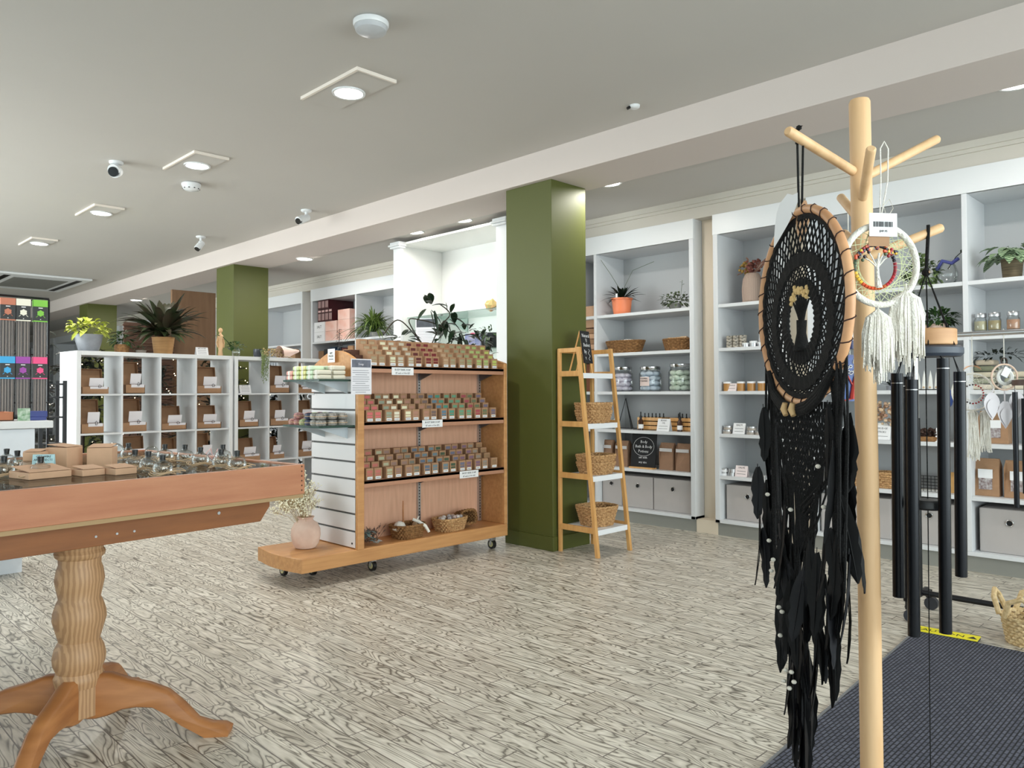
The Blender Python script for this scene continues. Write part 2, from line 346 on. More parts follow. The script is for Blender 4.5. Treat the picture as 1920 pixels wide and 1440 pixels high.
for (x, y), nm in zip([(4.485, .90), (4.48, 3.46), (4.50, 5.12), (4.51, 5.82), (4.43, 7.72)], names): downlight((x, y, ZB-.001 if x < 4.455 else ZB+.029), nm, 'flush downlights behind the beam', PW*(.32 if 5 < y < 6 else .8))
downlight((4.44, 13.0, ZB-.001), 'small flush downlight beyond the second green column', None, PW*.8)
# ceiling fittings
def dome(loc, label, r=.075, dark_=False):
    t = thing('smoke_detector', label, 'smoke detector', loc)
    MB().lathe([(r*.85, 0), (r, -.008), (r, -.02), (r*.95, -.03)], 28, top=True).build('base', white, t)
    MB().lathe([(r*.9, -.03), (r*.86, -.05), (r*.6, -.062), (1e-5, -.066)], 28).build('cover', mat('detector_grey', (188, 190, 194), .4) if dark_ else white, t)
    if not dark_:
        mb = MB()
        for k in range(10): a = 2*pi*k/10; mb.box(-.006, r*.62, -.052, .006, r*.9, -.046, 0, Matrix.Rotation(a, 4, 'Z'))
        mb.build('vents', blackp, t)
dome((2.02, 2.93, ZC), 'grey-domed smoke detector at top edge of picture', .082, True)
dome((2.55, 6.24, ZC), 'white smoke detector with dark vents below second downlight')
def camera_(loc, rz, label, ln=.13, r=.035, down=25):
    t = thing('security_camera', label, 'security camera', loc, rz, 'ceiling security cameras')
    MB().lathe([(.05, 0), (.05, -.012), (.04, -.02)], 20, top=True).build('mount', white, t)
    MB().tube([(0, 0, -.02), (0, 0, -.05), (0, -.02, -.07)], .014, 10).build('arm', white, t)
    a = radians(down); d = Vector((0, -cos(a), -sin(a))); p = Vector((0, .02, -.065))
    MB().tube([p, p+d*ln*.98], [r*.9, r], 20).tube([p+d*ln*.6+Vector((0, 0, r*.3)), p+d*(ln+.02)+Vector((0, 0, r*.3))], [r*.9, r*.9], 20).build('housing', white, t)
    MB().cyl(p+d*ln*.98, p+d*(ln+.022), r*.8, n=20).build('lens', lens, t)
camera_((1.92, 6.05, ZC), radians(-45+6), 'white camera with round black lens aimed at viewer', .06, .045, 18)
camera_((3.70, 6.42, ZC), radians(-70), 'white bullet camera with black front beside the beam')
camera_((3.50, 8.30, ZC), radians(-75), 'small white camera on a stalk, farthest by the beam', .09, .035, 50)
t = thing('ceiling_sensor', 'tiny white sensor on ceiling near the beam, upper right', 'sensor', (3.75, 2.70, ZC), radians(-45)); MB().lathe([(.032, 0), (.03, -.014), (.02, -.02)], 18, top=True).build('base', white, t); MB().cyl((-.03, -.005, -.012), (-.045, -.01, -.022), .009, n=10).build('eye', lens, t)
t = thing('air_conditioner', 'square ceiling cassette air conditioner at far left', 'air conditioner', (3.05, 13.4, ZC)); MB().box(-.6, -.9, -.03, .6, .9, 0).build('fascia', white, t, .01); MB().box(-.35, -.6, -.036, .35, .6, -.03).build('grille', mat('grille', (120, 120, 116), .6), t); MB().box(-.5, -.75, -.033, -.42, .75, -.029).box(.42, -.75, -.033, .5, .75, -.029).build('vent', blackp, t)

# ============================================================ WALL CABINETS
XF = 5.34; LV = [.125, .465, .79, 1.12, 1.455, 1.795]
def cabinet(y0, y1, divs, label, skip=()):
    w_ = y1-y0; D = .42; T = .028
    t = thing('wall_cabinet', label, 'cabinet', (XF, y0, 0), 0, 'white wall shelving cabinets')
    MB().box(D-.012, T, .1, D, w_-T, 2.48).build('back_panel', mat('back_panel_shaded', (188, 190, 192), .5), t)  # white board, its shade inside the cabinet put into a greyer colour
    MB().box(0, 0, .10, D, T+.012, 2.48).box(0, w_-T-.012, .10, D, w_, 2.48).box(0, T, 2.34, D-.01, w_-T, 2.36).box(0.0, 0, .10, D, w_, .125).build('carcass', white2, t, .002)
    MB().box(-.004, -.002, 2.34, .018, w_+.002, 2.50).build('header', white, t, .002)
    MB().box(.018, 0, 2.48, D, w_, 2.50).build('top', white2, t)
    e = [0.04]+list(divs)+[w_-.04]
    for d in divs: MB().box(0, d-.015, .125, D-.012, d+.015, 2.34).build('divider', white2, t, .002)
    for i in range(len(e)-1):
        a = e[i]+(.015 if i else 0); b = e[i+1]-(.015 if i < len(e)-2 else 0)
        for z in LV[1:]:
            if z in skip: continue
            MB().box(.004, a, z-.026, D-.012, b, z).build('shelf', white2, t, .0015)
    return t
cabinet(.33, 2.363, [1.363-.33], 'white shelf cabinet at the right, behind the wooden hanging stand')
cabinet(2.55, 3.112, [], 'narrow white shelf cabinet between two beige pilasters')
cabinet(3.288, 4.66, [4.29-3.288], 'white shelf cabinet just right of the tall green column')
cabinet(6.305, 9.145, [8.08-6.305], 'white shelf cabinet left of the bright alcove')
cabinet(9.365, 11.99, [1.3], 'white shelf cabinet touching the second green column')
cabinet(12.21, 16.39, [2.1], 'white shelf cabinet beyond the second green column')
cabinet(16.61, 21.09, [2.2], 'white shelf cabinet beside the farthest green column')
cabinet(21.26, 25.4, [2.1], 'farthest white shelf cabinet at left edge')
# alcove booth
t = thing('display_alcove', 'tall bright white alcove booth with glass shelves', 'alcove', (4.60, 4.67, 0))
W = 6.275-4.67
MB().box(.03, 0, 0, .72, .03, 2.62).box(.03, W-.03, 0, .72, W, 2.62).box(.60, .03, 0, .63, W-.03, 2.62).build('side_panel', mat('alcove_white', (240, 240, 238), .5), t, .002)
for a, b in ((-.01, .12), (W-.11, W+.01)): MB().box(0, a, 0, .04, b, 2.56).build('pilaster', white, t, .004)
for a, b in ((-.03, .14), (W-.13, W+.03)): MB().box(-.03, a, 2.56, .05, b, 2.58).box(-.045, a-.012, 2.58, .05, b+.012, 2.60).box(-.03, a, 2.60, .05, b, 2.625).build('capital', white, t, .006)
MB().box(.04, .03, 2.60, .60, W-.03, 2.62).build('top_panel', mat('alcove_white', (240, 240, 238), .5), t)
MB().box(.04, .03, 0, .60, W-.03, .5).build('base', white, t)
for z in (1.88, 1.52): MB().box(.14, .035, z-.01, .595, W-.035, z).build('glass_shelf', glassg, t)
mb = MB()
for y in (.30, W-.45): mb.add([(.6, y, 1.87), (.16, y, 1.87), (.6, y, 1.73)]+[(.6, y+.012, 1.87), (.16, y+.012, 1.87), (.6, y+.012, 1.73)], [(0, 1, 2), (5, 4, 3), (0, 3, 4, 1), (1, 4, 5, 2), (2, 5, 3, 0)])
mb.build('bracket', glassg, t)
# ============================================================ GONDOLA (soap stand)
G0 = (2.60, 3.92); GW = 1.27
gt = thing('display_gondola', 'wheeled wooden display stand with slatted end and soap shelves', 'display stand', (G0[0], G0[1], 0))
# base with bowed end, local origin at slat end front corner
pts = [(GW, 0)]+[(-.365, 0)]+[(-.365-.035*sin(pi*k/10), .52*k/10) for k in range(1, 10)]+[(-.37, .52), (GW, .52)]
MB().poly(pts[::-1], .095, .178).build('base_board', maple, gt, .004)
for (x, y) in ((-.12, .30), (.20, .13), (1.19, .08), (-.25, .42), (.2, .46), (1.17, .46)):
    wv = MB(); wv.cyl((x-.011, y, .034), (x+.011, y, .034), .034, n=20); o = wv.build('caster_wheel', blackp, gt)
    MB().cyl((x-.013, y, .034), (x+.013, y, .034), .02, n=16).build('hub', mat('hub_cream', (206, 200, 150), .4), o)
    MB().box(x-.018, y-.02, .06, x+.018, y+.02, .095).box(x-.018, y-.008, .03, x-.0135, y+.008, .07).box(x+.0135, y-.008, .03, x+.018, y+.008, .07).build('fork', silver, o)
# slatted end panel with arched top
W2 = .51
arch = [(0, .178), (W2, .178)]+[(W2-W2*k/12, 1.30+.085*sin(pi*k/12)) for k in range(13)]
MB().prism(arch, .012, .035, lambda a, b, d: (d, a, b)).build('end_board', maple, gt, .002)
MB().box(.0, -.012, .178, .045, .02, 1.32).build('corner_post', maple, gt, .003)
n = 10; z = .185; hgt = (1.23-.185)/n; mb = MB()
for i in range(n):
    mb.prism([(0, z), (W2, z), (W2, z+hgt-.012), (0, z+hgt-.012)], 0, .012, lambda a, b, d: (d, a+.012, b)); z += hgt
mb.build('slat_panel', slatm, gt, .0015)
MB().box(.0085, .012, .185, .0125, W2, 1.22).build('groove_backing', mat('groove_dark', (86, 84, 84), .6), gt)
MB().cyl((-.003, .05, .21), (.0, .05, .21), .006, n=12).build('screw', blackp, gt)
# right end panel
MB().box(GW-.03, 0, .178, GW, W2, 1.325).build('right_end_panel', maple, gt, .004)
MB().prism([(0, 1.325), (W2, 1.325)]+[(W2-W2*k/10, 1.325+.05*sin(pi*k/10)) for k in range(1, 10)], GW-.03, GW, lambda a, b, d: (d, a, b)).build('right_end_arch', maple, gt, .002)
MB().box(.035, .25, .178, GW-.03, .27, 1.28).build('back_panel', mapleback, gt)
for x in (.655, 1.215):
    MB().box(x-.012, .232, .18, x+.012, .25, 1.28).build('upright_strip', silver, gt)
    mb = MB()
    for k in range(52): mb.box(x-.004, .2315, .2+k*.0205, x+.004, .2322, .2+k*.0205+.010)
    mb.build('slots', blackp, gt)
SHZ = [1.285, .94, .585]
for j, z in enumerate(SHZ):
    MB().box(.05, .0, z-.020, GW-.035, .25, z).box(.05, 0, z-.042, GW-.035, .018, z).build('shelf', maplepink, gt, .002)
    for x in (.655, 1.215): MB().add([(x-.004, .23, z-.02), (x-.004, .03, z-.02), (x-.004, .23, z-.085), (x+.004, .23, z-.02), (x+.004, .03, z-.02), (x+.004, .23, z-.085)], [(0, 1, 2), (5, 4, 3), (0, 3, 4, 1), (1, 4, 5, 2), (2, 5, 3, 0)]).build('bracket', mat('bracket_grey', (92, 92, 96), .4, .5), gt)
MB().box(.05, .27, 1.265, GW-.035, .50, 1.285).box(.05, .27, .9, GW-.035, .5, .92).build('rear_shelf', maplepink, gt)
# glass side shelves
for z, lab in ((1.20, 'top'), (.925, 'low')):
    MB().box(-.245, .02, z-.012, -.002, .44, z).build('glass_shelf', glassg, gt, .001)
    MB().box(-.246, .02, z-.012, -.2445, .44, z).box(-.246, .0185, z-.012, -.002, .02, z).build('glass_edge', mat('glass_edge_green', (44, 70, 62), .2), gt)
    for y in (.10, .36): MB().add([(0, y, z-.012), (-.22, y, z-.012), (0, y, z-.085), (0, y+.006, z-.012), (-.22, y+.006, z-.012), (0, y+.006, z-.085)], [(0, 1, 2), (5, 4, 3), (0, 3, 4, 1), (1, 4, 5, 2), (2, 5, 3, 0)]).build('bracket', mat('acrylic_bracket', (190, 198, 206), .2), gt)
# hook on slat end
MB().tube([(-.01, .47, 1.11), (-.05, .47, 1.11), (-.06, .47, 1.10), (-.055, .47, 1.085), (-.042, .47, 1.082)], .004, 6).build('hook', white, gt)
# steps under the soap boxes
def riser(z, lab):
    t = thing('stepped_riser', 'stepped kraft riser under the soap boxes on the %s gondola shelf' % lab, 'riser', (G0[0]+.06, G0[1]+.06, z))
    mb2 = MB()
    for r in range(3): mb2.box(0, r*.048, r*.034, GW-.12, .18, (r+1)*.034)
    mb2.build('steps', mat('riser_dark', (84, 52, 40), .8), t)
for z, lab in zip(SHZ, ('top', 'middle', 'lowest')): riser(z+.0005, lab)
# soap boxes
def soapbox(col, front):
    t = thing('soap_box', 'x', 'soap box')
    w, h, d = .056, .07, .040
    MB().box(0, .003, 0, w, d, h).box(0, 0, 0, .008, .003, h).box(w-.008, 0, 0, w, .003, h).box(.008, 0, h-.012, w-.008, .003, h).box(.008, 0, 0, w-.008, .003, .024 if front else .012).box(.008, 0, .036, w-.008, .003, .040).build('carton', kraft, t)
    MB().box(.008, .0015, .012, w-.008, .004, h-.012).build('soap_bar', mat('soap_%d_%d_%d' % col, col, .35), t)
    if front: MB().box(.009, -.0012, .003, w-.009, -.0001, .019).box(.013, -.0016, .010, w-.014, -.0012, .0125, 1).build('price_label', [tagm, ink], t)
    return t
PAL = {0: [(170, 150, 120), (222, 220, 190), (196, 190, 172), (96, 40, 40), (120, 40, 44), (190, 160, 130), (160, 150, 120), (150, 160, 120), (170, 190, 120), (190, 200, 110)],
       1: [(214, 110, 110), (150, 160, 140), (230, 225, 205), (236, 232, 200), (176, 130, 110), (120, 100, 96), (100, 130, 150), (80, 150, 130), (110, 160, 130), (170, 80, 90), (110, 120, 90), (120, 110, 130)],
       2: [(190, 110, 100), (180, 180, 150), (150, 120, 110), (120, 120, 110), (96, 110, 130), (110, 130, 140), (70, 90, 70), (110, 110, 130), (130, 100, 120), (150, 140, 130), (150, 120, 90)]}
SB = {}; SH = ('top', 'middle', 'lowest'); RW = ('front row', 'second row', 'third row', 'back row')
random.seed(11)
for s, z in enumerate(SHZ):
    for r in range(4):
        x = .075+(.0 if s else .03)+r*.006; i = 0
        nn = 15
        while i < nn and x < GW-.1:
            pal = PAL[s]; col = pal[min(len(pal)-1, int(i*len(pal)/15))]
            key = (col, r == 0); lab = 'kraft soap box, %s from left in %s of %s gondola shelf' % (ordn(i), RW[r], SH[s])
            loc = (G0[0]+x, G0[1]+.014+r*.048, z+.001+r*.034); grp = 'soap boxes on the %s gondola shelf' % SH[s]
            if key not in SB: SB[key] = soapbox(*key); b = once(SB[key], loc, radians(random.uniform(-2, 2)), lab, grp, [])
            else: dup(SB[key], loc, radians(random.uniform(-2, 2)), lab, grp)
            x += .0605+(.022 if i % 2 else 0.0)+(.006 if random.random() < .3 else 0); i += 1
# price strips
for j, (x, z) in enumerate([(.34, 1.256), (.58, .918), (.90, .563)]):
    t = thing('price_sign', 'white card price sign on the edge of the %s gondola shelf' % SH[j], 'sign', (G0[0]+x, G0[1]-.003, z))
    mb = MB().box(-.085, 0, -.026, .085, .0015, .022); mb.text('BODY BAR SOAP', .0165, RX((0, -.0008, .002)), 1); mb.text('$7 each or 4 for $25', .0135, RX((0, -.0008, -.018)), 1)
    mb.build('card', [tagm, ink], t)
# info sheet on the post
t = thing('info_sheet', 'white printed info sheet on the front corner of the gondola', 'poster', (G0[0]-.055, G0[1]-.022, 1.11))
mb = MB().box(0, 0, 0, .145, .002, .213); mb.box(.006, -.0006, .162, .139, 0, .207, 1)
for k in range(11):
    a = .01 if k not in (0, 4, 8) else .03; mb.box(a, -.0006, .012+k*.013, .145-a-random.uniform(0, .015), 0, .0145+k*.013, 2)
mb.text('Soap', .02, RX((.07, -.001, .175)), 0); mb.build('sheet', [paper, mat('photo_grey_blue', (120, 124, 140), .6, noise=.5, nscale=20), inkgrey], t)
# arch card
t = thing('price_card', 'small white card standing on the arched end of the gondola', 'sign', (G0[0]-.010, G0[1]+.27, 1.31), FX); mb = MB().box(-.04, 0, 0, .04, .0015, .085)
mb.text('GIFT', .018, RX((0, -.001, .052)), 1); mb.text('PACKS', .018, RX((0, -.001, .034)), 1); mb.box(-.025, -.001, .018, .025, 0, .022, 1); mb.build('card', [tagm, ink], t)
# wrapped bars on the upper glass shelf
BC = [(232, 170, 158), (214, 226, 168), (226, 222, 150), (206, 226, 196), (220, 214, 196)]
random.seed(4)
def bar(col, nm):
    t = thing('wrapped_soap', nm, 'soap'); c = mat('wrap_%d_%d_%d' % col, col, .35)
    MB().box(-.042, -.036, 0, .042, .036, .026).build('bar', c, t, .008); MB().box(-.043, -.012, -.0004, .043, .012, .0268).build('band', mat('band_pale', (236, 232, 222), .5), t, .004); return t
BN = ['coral', 'green', 'yellow', 'mint', 'ivory']; LY = ('bottom', 'middle', 'top'); protos = [None]*5
for k in range(5):
    for q in range(2):
        for l in range(3):
            if q == 0 and l == 2 and k == 4: continue
            if q == 0 and k == 0 and l == 2: continue
            lab = '%s wrapped soap bar, %s layer of the %s stack on upper glass shelf' % (BN[4-k] if 0 else BN[k], LY[l], 'outer' if q == 0 else 'inner')
            loc = (2.405+q*.098, 4.305-k*.079, 1.2005+l*.0275)
            if protos[k] is None: protos[k] = bar(BC[k], lab); protos[k].location = loc; protos[k]['group'] = 'wrapped soap bars on the upper glass shelf'
            else: dup(protos[k], loc, random.uniform(-.05, .05), lab, 'wrapped soap bars on the upper glass shelf')
# lower glass shelf: small wrapped rounds
LC = [(214, 150, 140), (204, 140, 136), (196, 206, 150), (70, 78, 112), (196, 194, 188), (176, 172, 166)]; LN = ['coral', 'rose', 'pale green', 'dark blue', 'cream patterned', 'grey patterned']
protos = [None]*6
def rnd(col, lab):
    t = thing('wrapped_soap_round', lab, 'soap'); MB().lathe([(.02, 0), (.029, .004), (.031, .016), (.029, .030), (.018, .036), (.006, .038)], 14, top=True).build('soap', mat('round_%d_%d_%d' % col, col, .5, rgb2=tuple(int(v*.55) for v in col), nscale=90), t)
    MB().tube([(.0315*cos(a), .0315*sin(a), .017) for a in [2*pi*k/16 for k in range(16)]], .0018, 5, closed=True).build('twine', twine, t); return t
for k in range(6):
    for q in range(3):
        for l in range(2):
            if l and (k == 0 or (q == 0 and k == 2)): continue
            lab = '%s wrapped soap round, %s layer, %s row on lower glass shelf' % (LN[k], ('bottom', 'top')[l], ('outer', 'middle', 'inner')[q])
            loc = (2.392+q*.072, 4.30-k*.064, .9255+l*.038)
            if protos[k] is None: protos[k] = rnd(LC[k], lab); protos[k].location = loc; protos[k]['group'] = 'wrapped soap rounds on the lower glass shelf'
            else: dup(protos[k], loc, k, lab, 'wrapped soap rounds on the lower glass shelf')
# ------------------------------------------------------------ vase of dried blossom
t = thing('clay_vase', 'round blush clay vase on the low front of the gondola', 'vase', (2.42, 4.20, .1785))
MB().lathe([(.045, 0), (.06, .004), (.078, .03), (.088, .075), (.086, .115), (.070, .150), (.046, .166), (.042, .176), (.050, .186), (.052, .190), (.046, .190), (.038, .176), (.036, .150), (1e-5, .10)], 36).build('body', stone, t)
t = thing('dried_blossom_bunch', 'bunch of tiny cream dried blossoms in the clay vase', 'dried flowers', (2.42, 4.20, .27)); st = MB(); bl = MB(); random.seed(5)
for i in range(52):
    a = random.uniform(0, 2*pi); sp = random.uniform(.02, .17); h = random.uniform(.14, .30)*(1-.5*(sp/.17)**2)+.06
    tip = Vector((cos(a)*sp*.95-.03*random.random(), sin(a)*sp*.8+.03, h)); b0 = Vector((cos(a)*.008, sin(a)*.008, .0)); mid = b0.lerp(tip, .5)+Vector((0, 0, .03))
    st.tube([b0, mid, tip], .0009, 4)
    for k in range(24):
        e = mid.lerp(tip, random.uniform(.35, 1.1))+Vector((random.uniform(-.028, .028), random.uniform(-.028, .028), random.uniform(-.015, .03)))
        st.tube([mid.lerp(tip, random.uniform(.3, .9)), e], .0005, 3); bl.ball(e, random.uniform(.0032, .0058), 0, 5)
st.build('stems', tanm, t); o = bl.build('blossoms', baby, t); o['kind'] = 'stuff'
# ============================================================ baskets
def basket(name, label, loc, rz, a, b, h, m, taper=.8, group=None, sq=3.2, rows=None, lip=True, cat='basket', tilt=None, sr=None):
    t = thing(name, label, cat, loc, rz, group); rows = rows or max(5, int(h/.013)); st = MB(); N_ = 44; sr = sr or h/rows*.62
    def P_(k, zf, off=0):
        an = 2*pi*k/N_; c, s = cos(an), sin(an); f = taper+(1-taper)*zf; e = 2/sq
        x = (abs(c)**e)*(1 if c >= 0 else -1)*(a*f+off); y = (abs(s)**e)*(1 if s >= 0 else -1)*(b*f+off); return (x, y)
    for r in range(rows):
        z = h*(r+.5)/rows; path = []
        for k in range(N_):
            off = (.0040 if (k+r) % 2 else -.0036)-.003; x, y = P_(k, (r+.5)/rows, off); path.append((x, y, z+(.0015 if (k//2+r) % 2 else -.0015)))
        st.tube(path, sr, 5, closed=True)
    if lip:
        for q in (0, 1):
            path = []
            for k in range(88):
                an = 2*pi*k/88; kk = k/2; x, y = P_(kk, 1, .003*cos(k*1.5+q*pi)); path.append((x, y, h+.003*sin(k*1.5+q*pi)))
            st.tube(path, .0042, 5, closed=True)
    st.build('weave', m, t)
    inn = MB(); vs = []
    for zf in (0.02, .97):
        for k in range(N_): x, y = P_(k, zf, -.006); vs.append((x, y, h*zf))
    inn.add(vs, [(k, (k+1) % N_, N_+(k+1) % N_, N_+k) for k in range(N_)]+[tuple(range(N_))], 0, True); inn.build('light_block_shell', weavein, t)  # inner shell added to stop light passing through the weave
    if tilt: t.rotation_euler = (tilt[0], tilt[1], rz)
    return t
# ladder shelf
LX, LY_ = 4.065, 3.60
lt = thing('ladder_shelf', 'bamboo ladder shelf with white shelves against the green column', 'shelf unit', (LX, LY_, 0))
LWD = .36
def front_y(z): return -.357+.160*(z/1.42)   # slanting front legs
for x in (0, LWD):
    MB().box(x-.012, -.022, 0, x+.012, 0, 1.42).build('rear_post', bamboo, lt, .002)
    y0, y1 = front_y(0), front_y(1.43); MB().prism([(y0, 0), (y0+.028, 0), (y1+.026, 1.43), (y1, 1.43)], x-.012, x+.012, lambda a, b, d: (d, a, b)).build('front_leg', bamboo, lt, .002)
    MB().box(x-.011, front_y(1.40)+.01, 1.395, x+.011, -.002, 1.425).build('top_rail', bamboo, lt, .002)
MB().box(0, -.02, 1.395, LWD, -.002, 1.425).build('rear_rail', bamboo, lt, .002)
LZ = [.175, .535, .893, 1.243]
for z in LZ:
    fy = front_y(z)
    MB().box(.013, fy+.008, z-.006, LWD-.013, -.004, z+.006).box(.013, fy+.004, z-.03, LWD-.013, fy+.012, z+.006).build('shelf_board', mat('ladder_white', (236, 238, 242), .4), lt, .001)
    for x in (0, LWD): MB().box(x-.010 if x else -.013, fy+.012, z-.016, x+.013 if x else .010, -.002, z+.022).build('side_rail', bamboo, lt, .002)
BW = ((2, 'top of the two-basket pile on the upper shelf of the bamboo ladder'),)
basket('woven_basket', 'lower of two nested grass baskets on second ladder tier', (4.245, 3.43, LZ[2]+.008), .05, .135, .10, .085, weave, .82, 'grass baskets on the ladder shelf')
basket('woven_basket', 'upper of two nested grass baskets on second ladder tier', (4.245, 3.43, LZ[2]+.06), .05, .137, .102, .085, weave, .82, 'grass baskets on the ladder shelf')
basket('woven_basket', 'lower of two nested grass baskets on third ladder tier', (4.255, 3.42, LZ[1]+.008), .05, .135, .11, .08, weave, .80, 'grass baskets on the ladder shelf')
basket('woven_basket', 'upper of two nested grass baskets on third ladder tier', (4.255, 3.42, LZ[1]+.055), .05, .137, .112, .085, weave, .82, 'grass baskets on the ladder shelf')
basket('woven_basket', 'open empty grass basket on the lowest ladder tier', (4.255, 3.415, LZ[0]+.008), -.15, .135, .12, .135, weave, .74, 'grass baskets on the ladder shelf')
# easel sign on ladder
t = thing('chalkboard_easel', 'small black chalkboard easel on top of the ladder shelf', 'sign', (4.20, 3.47, LZ[3]+.0065), radians(12))
for x in (-.055, .055): MB().cyl((x, -.03, .0), (x*.9, .01, .30), .006, n=8).build('leg', bamboo, t); MB().cyl((x*.9, .10, 0), (x*.8, .015, .30), .006, n=8).build('leg', bamboo, t)
mb = MB(); M = Matrix.Translation((0, -.012, .17)) @ Matrix.Rotation(radians(-8), 4, 'X'); mb.box(-.065, -.006, -.10, .065, .002, .13, 0, M)
Mt = lambda z: M @ RX((0, -.0068, z))
for s, z, sz in (('Natural', .085, .036), ('TJ', .055, .03), ('Basket', .018, .036), ('By', -.03, .036), ('9.', -.075, .03)): mb.text(s, sz, M @ RX((0 if s not in ('By', '9.') else -.03, -.0068, z)), 1)
mb.tube([M @ Vector((.02+.012*sin(k*1.3), -.0075, -.0-.008*k)) for k in range(11)], .0014, 4, 1)
mb.build('board', [chalk, chalkw], t)
# gondola base baskets
basket('woven_basket', 'left grass basket of bath brushes on the gondola base', (3.06, 4.03, .1785), radians(6), .115, .085, .085, weaved, .78)
basket('woven_basket', 'right grass basket of wrapped soaps on the gondola base', (3.42, 4.03, .1785), radians(8), .125, .085, .085, weave, .78)
basket('woven_basket', 'grass basket standing on end behind the right gondola basket', (3.58, 4.105, .235), 0, .07, .05, .10, weaved, .8, tilt=(radians(80), 0))
t = thing('bath_brush', 'pale wooden bath brush leaning in the left gondola basket', 'brush', (3.02, 4.02, .25)); MB().tube([(0, 0, 0), (.02, .03, .10), (.035, .05, .16)], [.006, .005, .003], 8).build('handle', legwood, t); MB().lathe([(.035, 0), (.05, .01), (.03, .05), (.01, .06)], 16, (-.03, 0, -.02), top=True).build('head', rope, t)
t = thing('loofah_roll', 'white cloth roll sticking out of the left gondola basket', 'roll', (3.11, 4.0, .25)); MB().tube([(-.03, -.0, .045), (.0, -.02, .03), (.035, -.05, .0), (.05, -.07, -.04)], [.01, .011, .011, .009], 8).build('cloth', rope, t)
t = thing('wooden_brush', 'short cream wooden brush in the left gondola basket', 'brush', (3.13, 4.04, .25)); MB().tube([(0, 0, 0), (.03, 0, .05)], [.007, .006], 8).build('handle', rope, t); MB().ball((0, 0, 0), .02, 0, 8).build('head', twine, t)
random.seed(8)
for i in range(9):
    c = [(226, 214, 206), (90, 84, 100), (160, 110, 90)][i % 3]; t = thing('wrapped_ball', ['white', 'dark blue', 'rust'][i % 3]+' wrapped bath ball in the right gondola basket, %s in its %s row' % (ordn(i % 5), 'front' if i < 5 else 'back'), 'bath ball', (3.34+.04*(i % 5)+random.uniform(-.008, .008), 3.995+.04*(i//5)+random.uniform(-.01, .01), .262+random.uniform(0, .008)), 0, 'wrapped bath balls in the right basket'); MB().ball((0, 0, 0), .018, 0, 8).build('ball', mat('wb%d' % (i % 3), c, .6, rgb2=(200, 190, 186), nscale=60), t)
# dried bouquet lying on gondola base
t = thing('dried_bouquet', 'dusty dried posy lying at the left of the gondola base', 'dried flowers', (2.78, 4.03, .1785)); mb = MB(); mb2 = MB(); mb3 = MB(); random.seed(9)
for i in range(60):
    a = random.uniform(0, pi); l = random.uniform(.05, .13); d = Vector((cos(a)*.8, sin(a)*.5, random.uniform(.35, 1.2))).normalized(); b0 = Vector((random.uniform(-.05, .05), random.uniform(-.02, .03), .01))
    mb.tube([b0, b0+d*l], .0012, 3); mb2.leaf(b0+d*l*.7, d, .035, .014, .3, 0, 2)
for i in range(16): mb3.leaf((-.05+random.uniform(-.03, .02), -.03+random.uniform(-.02, .03), .03+random.uniform(0, .05)), (random.uniform(-1, 1), random.uniform(-1, .3), random.uniform(0, .8)), .05, .03, .5, 0, 3)
mb.build('stems', mat('stem_brown', (104, 84, 70), .9), t); mb2.build('heads', mat('posy_dust', (128, 100, 92), .9, noise=.4, nscale=40), t); mb3.build('leaves', mat('sage_leaf', (120, 140, 138), .7), t)
t = thing('sage_ornament', 'small silvery ornament in front of the dried posy', 'ornament', (2.775, 3.955, .1785)); mb = MB()
for i in range(7): mb.leaf((0, 0, .01), (cos(i), sin(i)*.4-.2, .9), .05, .022, .5, 0, 3)
mb.build('petals', mat('silver_leaf', (196, 204, 206), .5), t)
# right floor basket
basket('woven_basket', 'pale wicker basket with raised handle at right edge of floor', (4.03, .80, .0), 0, .12, .10, .12, weavel, .8, sq=2.2)
t = [o for o in bpy.data.objects if o.name.startswith('woven_basket') and o.parent is None][-1]
for sx in (-1, 1): MB().tube([(sx*.10, .07, .12), (sx*.125, .05, .19), (sx*.13, 0, .215), (sx*.125, -.05, .19), (sx*.10, -.07, .12)], .012, 8).build('handle', weavel, t)
MB().tube([(-.06, .10, .12), (-.04, .125, .19), (0, .13, .215), (.04, .125, .19), (.06, .10, .12)], .012, 8).build('handle', weavel, t)
# ============================================================ CUBE SHELVES
KA = radians(4.5); KO = Vector((2.091, 7.597, 0)); KM = Matrix.Translation(KO) @ Matrix.Rotation(KA, 4, 'Z')
def K(x, y, z): return KM @ Vector((x, y, z))
def cube_shelf(u0, label, pitch=.36):
    t = thing('cube_shelf', label, 'shelf unit', K(u0, 0, 0), KA, 'white cube shelves'); w_ = 4*pitch+.06
    MB().box(0, 0, 0, .038, .40, 1.509).box(w_-.038, 0, 0, w_, .40, 1.509).box(.038, 0, 1.471, w_-.038, .40, 1.509).box(.038, 0, 0, w_-.038, .40, .038).build('frame', white, t, .002)
    for i in range(1, 4): x = .038+i*(w_-.076)/4; MB().box(x-.008, 0.002, .038, x+.008, .398, 1.471).build('upright', white2, t, .001)
    for z in (.40, .76, 1.119): MB().box(.038, .001, z-.016, w_-.038, .399, z).build('shelf', white2, t, .001)
    return w_
W1 = cube_shelf(0, 'left white cube shelf with the lime plant on top', .3625); cube_shelf(W1+.022, 'right white cube shelf, partly behind the soap stand', .368)
